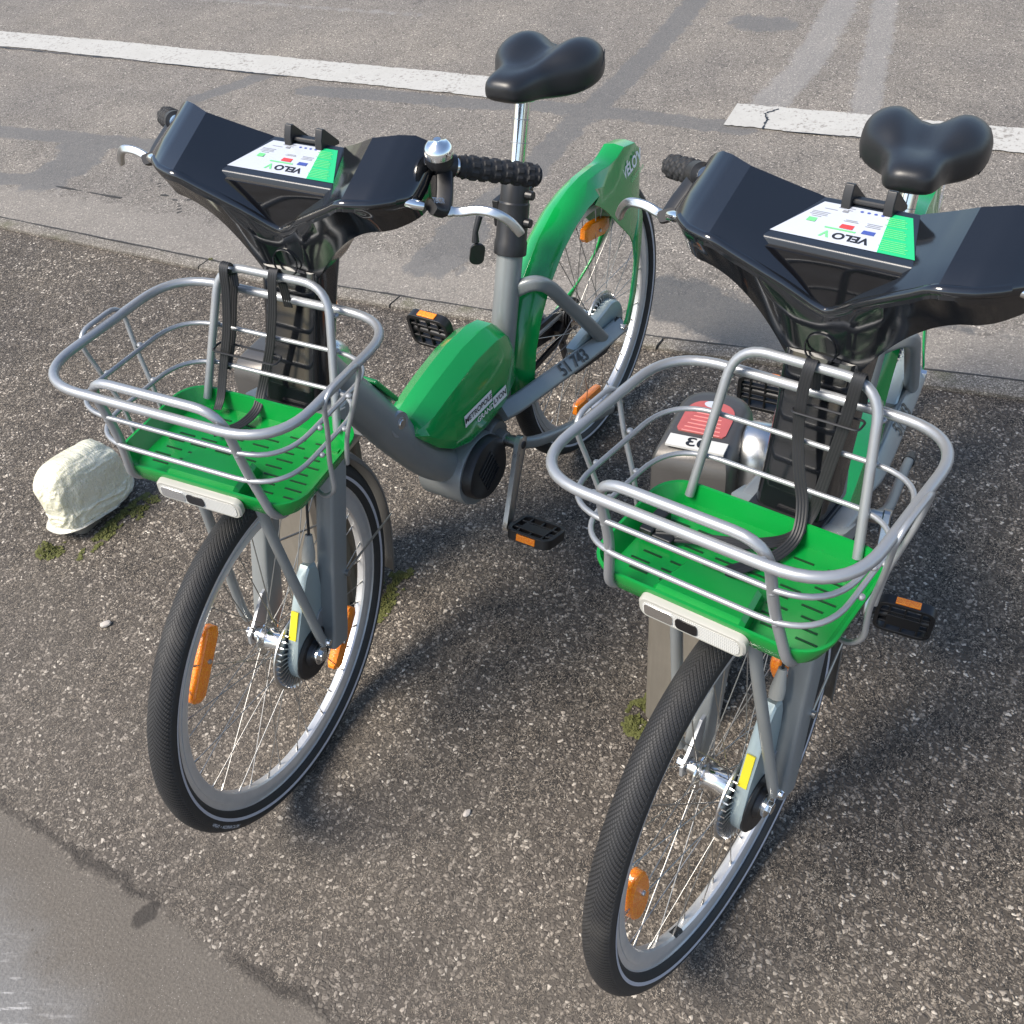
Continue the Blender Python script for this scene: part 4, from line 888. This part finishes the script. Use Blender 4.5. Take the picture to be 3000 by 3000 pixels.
ribbon('luggage_strap', [(.930, .012, .90), (.930, .010, .940), (.938, .010, .968), (.949, .010, .962), (.958, .004, .91), (.968, -.006, .855), (.978, -.016, .815), (.990, -.026, .778), (1.012, -.026, .757), (1.042, -.032, .751), (1.066, -.045, .752), (1.08, -.06, .751)], .0150, [(1, 0, .2), (-.2, 0, 1), (1, 0, .4), (1, 0, .3), (1, .2, .3), (.8, .2, .8), (.1, .1, 1), (0, 0, 1)], bikeA, SA)
mb = MB(); mb.tube(fillet([(.990, -.103, .833), (.990, .012, .834), (.968, .012, .836), (.966, -.103, .835)], .008, 4, True), .0017, 6, closed=True); o = mb.build('cable_tie', M['ink'], bikeA, 40); o.matrix_local = SA
ribbon('luggage_strap', [(.932, .010, .92), (.931, .009, .945), (.939, .009, .966), (.950, .009, .958), (.957, .006, .92), (.966, .009, .875), (.980, .020, .83), (.994, .034, .79), (1.018, .040, .760), (1.052, .032, .751), (1.085, .012, .7505), (1.112, -.008, .751)], .0150, [(1, 0, .2), (-.2, 0, 1), (1, 0, .4), (1, 0, .3), (1, .3, .3), (.8, .5, .6), (.2, .2, 1), (0, .7, .7)], bikeB, SB)
ribbon('luggage_strap', [(.932, .070, .92), (.931, .069, .945), (.939, .069, .966), (.950, .069, .958), (.957, .064, .91), (.968, .056, .855), (.980, .050, .81), (.990, .044, .775), (1.014, .034, .754), (1.045, .010, .755), (1.068, -.03, .756), (1.085, -.075, .756), (1.10, -.115, .754)], .0150, [(1, 0, .2), (-.2, 0, 1), (1, 0, .4), (1, 0, .3), (1, 0, .3), (.8, -.3, .7), (.4, .3, .7), (.5, .5, .5)], bikeB, SB)
mb = MB(); mb.tube(fillet([(.967, -.003, .905), (.967, .084, .906), (.945, .084, .906), (.945, -.003, .905)], .007, 4, True), .0016, 6, closed=True); o = mb.build('cable_tie', M['ink'], bikeB, 40); o.matrix_local = SB
mb = MB(); mb.box((1.08, -.128, .752), (.05, .020, .018)); mb.box((1.095, -.105, .750), (.02, .03, .012)); o = mb.build('strap_buckle', M['blackp'], bikeB, 30, bevel=.003); o.matrix_local = SB
mb = MB(); a0 = math.radians(-60.5) + .9 - .02; F = []; V = []
for i in range(9):
    a = a0 + i * .012
    for y in (-.0045, .0055, .0095): V.append((( .2642 if y < .006 else .2672) * math.cos(a), y, (.2642 if y < .006 else .2672) * math.sin(a)))
for i in range(8): F += [(i * 3, i * 3 + 1, i * 3 + 4, i * 3 + 3), (i * 3 + 1, i * 3 + 2, i * 3 + 5, i * 3 + 4)]
mb.add(V, F).build('rim_label', M['ink'], wB['front_wheel'], 0)

# ------------------------------------------------------------------ docks
DU = Vector((-.121, .9927, 0)); DV = Vector((-.9927, -.121, 0))
def dock_matrix(o): return Matrix(((DU.x, -DV.x, 0, o[0]), (DU.y, -DV.y, 0, o[1]), (0, 0, 1, 0), (0, 0, 0, 1)))
# local axes: x = across (u), y = toward the viewer (-v), z up
LEAN = .085
def sh(u, v, z): return (u, -(v + LEAN * z), z)
def make_dock():
    D = empty('bike_dock')
    PP = [(0, .01), (.01, 0), (.11, 0), (.12, .01)]
    k = .01
    for i in range(5): PP += [(.12, k + .012), (.112, k + .016), (.112, k + .026), (.12, k + .030)]; k += .034
    PP += [(.12, .19), (.11, .20), (.01, .20), (0, .19)]
    k = .19
    for i in range(5): PP += [(0, k - .012), (.008, k - .016), (.008, k - .026), (0, k - .030)]; k -= .034
    mb = MB(); mb.loft([[sh(u, v, z) for u, v in PP] for z in (0, .25, .50)]); mb.build('post', M['post'], D, 30, bevel=.0015)
    def tomb(g, z, v0, v1, u0=-.004, u1=.124):
        u0, u1 = u0 + g, u1 - g; v0 += g; v1 -= g; o = []
        c = (u0 + u1) / 2; r = (u1 - u0) / 2
        o += [(u0 + .004, v0), (u1 - .004, v0), (u1, v0 + .006)]
        for i in range(13): a = PI * i / 12; o.append((c + r * math.copysign(abs(math.cos(a)) ** .7, math.cos(a)), v1 - r * .9 + r * .9 * math.sin(a)))
        o.append((u0, v0 + .006)); return [sh(p[0], p[1], z) for p in o]
    mb = MB(); mb.loft([tomb(.004, .34, 0.0, .19), tomb(0, .40, 0, .195), tomb(0, .60, 0, .195), tomb(.0015, .616, .0015, .193), tomb(.006, .628, .006, .19), tomb(.013, .636, .013, .184), tomb(.019, .638, .019, .178)]); hd = mb.build('dock_head', M['dockmetal'], D, 40)
    zt = .6386
    mb = MB(); mb.loft([tomb(.024, zt - .001, .030, .165), tomb(.024, zt + .0015, .030, .165)]); mb.build('head_plate', M['dockred'], hd, 40)
    mb = MB(); P = [sh(.016, .012, 0), sh(.110, .012, 0), sh(.110, .040, 0), sh(.016, .040, 0)]
    mb.add([(p[0], p[1] - LEAN * zt, z) for z in (zt - .001, zt + .0028) for p in P], [(4, 5, 6, 7), (0, 1, 5, 4), (1, 2, 6, 5), (2, 3, 7, 6), (3, 0, 4, 7)]); mb.build('number_plate', M['white'], D, 0)
    mb = MB(); text(mb, '03', .030, (.063, -(.026 + LEAN * zt), zt + .0034), (-1, 0, 0), (0, -1, 0), bold=.0006, width=1.25); nb = mb.build('dock_number', M['ink'], D, 0)
    mb = MB()
    for i in range(7): mb.box((.060, -(.055 + .010 * i + LEAN * zt), zt + .0019), (.062 - .004 * i, .0022, .0006))
    mb.build('plate_print', M['inkpink'], hd, 0)
    mb = MB(); mb.add([(.058 + .014 * math.cos(2 * PI * i / 24), -(.132 + LEAN * zt + .009 * math.sin(2 * PI * i / 24)), zt + .0022) for i in range(24)], [tuple(range(24))]); mb.build('plate_badge', M['sticker'], hd, 0)
    # lock arm reaching to the bicycle
    mb = MB(); PP = []
    for i in range(13): a = PI * i / 12; PP.append((.105 + .050 * math.cos(a), .575 + .062 * math.sin(a)))
    PP += [(.05, .46), (.04, .40), (.18, .40), (.168, .46)]
    rings = [[(u, -(.108 + (v - .108) * k + LEAN * z_), z_) for v, z_ in [(p[0], .53 + (p[1] - .53) * k) for p in PP]] for u, k in ((.120, .94), (.128, 1), (.158, 1), (.168, .93), (.171, .82))]
    mb.loft(rings); la = mb.build('lock_arm', M['alu'], D, 40)
    mb = MB(); mb.box((.198, -(.100 + LEAN * .5), .495), (.075, .066, .060)); mb.build('lock_bolt', M['tube'], la, 30, bevel=.006)
    mb = MB(); mb.box((.242, -(.100 + LEAN * .5), .495), (.024, .074, .068)); mb.build('lock_plate', M['tube'], la, 30, bevel=.004)
    return D
M['inkpink'] = simple('pale_red_print', (.60, .22, .20), .4, 0, .1, 40)
OB = Vector((.76, .52, 0)); SP = Vector((-.094, .773, 0))
dockB = make_dock(); 
CH = {}
for o in list(bpy.data.objects):
    if o.parent: CH.setdefault(o.parent.name, []).append(o)
dockA = copy_tree(dockB)
dockB.matrix_world = dock_matrix(OB); dockA.matrix_world = dock_matrix(OB - SP - DU * .045)
for h in [x for x in bpy.data.objects if x.parent == dockA]:
    for o in [x for x in bpy.data.objects if x.parent == h] + [h]:
        if o.name.split('.')[0] in ('number_plate', 'dock_number', 'head_plate', 'plate_print', 'plate_badge'): bpy.data.objects.remove(o)
tag(dockB, 'grey metal bike dock with red plate and number 03, beside the right bicycle', 'bike dock', 'bike docks along the kerb')
tag(dockA, 'grey metal bike dock behind the front wheel of the left bicycle', 'bike dock', 'bike docks along the kerb')
# capped dock stump under a plastic bag
OC = OB - SP * 2
mb = MB(); PP = rrect(.115, .235, .03, 5)
mb.loft([[(p[0] * .66 + .06, p[1] * .72 - .118, z) for p in PP] for z in (0, .04, .08)]); stp = mb.build('dock_stump', M['post'], None, 40, bevel=.003); stp.matrix_world = dock_matrix(OC)
tag(stp, 'short grey dock stump under the white plastic bag', 'dock base')
bm = bmesh.new(); bmesh.ops.create_icosphere(bm, subdivisions=7, radius=1)
for v in bm.verts:
    p = v.co.copy(); q = Vector([math.copysign(abs(c) ** .74, c) for c in p])
    n1 = mnoise.noise(Vector((p.x * 1.6 + 3, p.y * 1.3, p.z * 1.4))); wv = mnoise.noise(p * 2.1 + Vector((7, 1, 2))) * .5; fold = 1 - 2 * abs(mnoise.noise(Vector((p.x * 5.5 + wv * 2, p.y * 1.5 + wv, p.z * 5.5 + wv * 2)))); fl = abs(mnoise.noise(Vector((p.x * 2.2 - p.y * 1.5, p.y * 1.9 + 5, p.z * 2.4))))
    rm = mnoise.ridged_multi_fractal(Vector((p.x * 1.5 + wv, p.y * 1.1 + wv, p.z * 1.5)) + Vector((4, 2, 9)), .9, 2.1, 4, 1.0, 2.0); f = 1 + .10 * n1 + .008 * fold - .03 * fl + .022 * (rm - 1.2)
    if p.z < 0: rad = max(.3, math.hypot(p.x, p.y)); q.x *= .25 + .75 / rad; q.y *= .25 + .75 / rad
    taper = 1 - .10 * max(0, p.y) - .06 * max(0, -p.z)
    x = q.x * .066 * f * taper; y = q.y * .113 * f; z = q.z * .084 * f + .018 * q.y * 0
    if p.z < -.3: x *= 1 + .05 * fold; y *= 1 + .03 * fold
    v.co = Vector((x + .06, y - .118, (.104 + z) + .012 * math.sin(q.y * 2)))
    if v.co.z < .022: v.co.z = .022 + (v.co.z - .022) * .2 + .005 * fold
me = bpy.data.meshes.new('plastic_bag'); bm.to_mesh(me); bm.free(); me.polygons.foreach_set('use_smooth', [True] * len(me.polygons)); me.materials.append(M['bag'])
bag = bpy.data.objects.new('plastic_bag', me); COL.objects.link(bag); bag.matrix_world = dock_matrix(OC)
tag(bag, 'crumpled white plastic bag wrapped over a dock stump, left of the bicycles', 'plastic bag')

# moss tufts round the dock feet: uncountable, one object
mb = MB()
def tuft(cx, cy, rx, ry, n, a=0):
    for i in range(n):
        r = math.sqrt(random.random()); t = random.uniform(0, 2 * PI); x0 = r * rx * math.cos(t); y0 = r * ry * math.sin(t)
        x = cx + x0 * math.cos(a) - y0 * math.sin(a); y = cy + x0 * math.sin(a) + y0 * math.cos(a)
        if mnoise.noise(Vector((x * 30, y * 30, 2))) < -.15: continue
        h = random.uniform(.003, .011) * (1.2 - r); s_ = random.uniform(.0025, .006); b = random.uniform(0, 2 * PI); d = Vector((math.cos(b), math.sin(b), 0)) * s_; tip = Vector((random.uniform(-.006, .006), random.uniform(-.006, .006), h))
        c = Vector((x, y, .0015)); e = Vector((-d.y, d.x, 0))
        mb.add([c + d, c - d * .5 + e, c - d * .5 - e, c + tip], [(0, 1, 3), (1, 2, 3), (2, 0, 3)])
tuft(.84, -.895, .13, .022, 700, .1); tuft(.975, -.975, .035, .04, 220); tuft(.76, -.875, .05, .03, 200); tuft(.765, .512, .05, .03, 420, .3); tuft(.70, .515, .05, .018, 200); tuft(.735, -.135, .08, .03, 600, .3); tuft(.68, -.135, .05, .025, 300)
tuft(-.16, -2.45, .012, .05, 120); tuft(-.27, -1.62, .012, .04, 100)
tag(mb.build('moss', M['moss'], None, 0), 'patchy green moss growing round the dock feet', 'moss', kind='stuff')
# loose pebbles
def pebble(x, y, s, label):
    bm = bmesh.new(); bmesh.ops.create_icosphere(bm, subdivisions=2, radius=1)
    for v in bm.verts: v.co = Vector((v.co.x * s * 1.5, v.co.y * s, v.co.z * s * .7)) * (1 + .25 * mnoise.noise(v.co * 1.3 + Vector((x * 9, y * 7, 0))))
    me = bpy.data.meshes.new('pebble'); bm.to_mesh(me); bm.free(); me.materials.append(M['pebble']); o = bpy.data.objects.new('pebble', me); COL.objects.link(o); o.location = (x, y, s * .5); o.rotation_euler = (0, 0, random.uniform(0, 3)); tag(o, label, 'pebble', 'loose pale pebbles on the asphalt')
pebble(1.0876, -.654, .009, 'pale oval pebble lying left of the left front wheel, below the bag')
pebble(1.10, .33, .006, 'small pale pebble on open asphalt between the two front wheels')
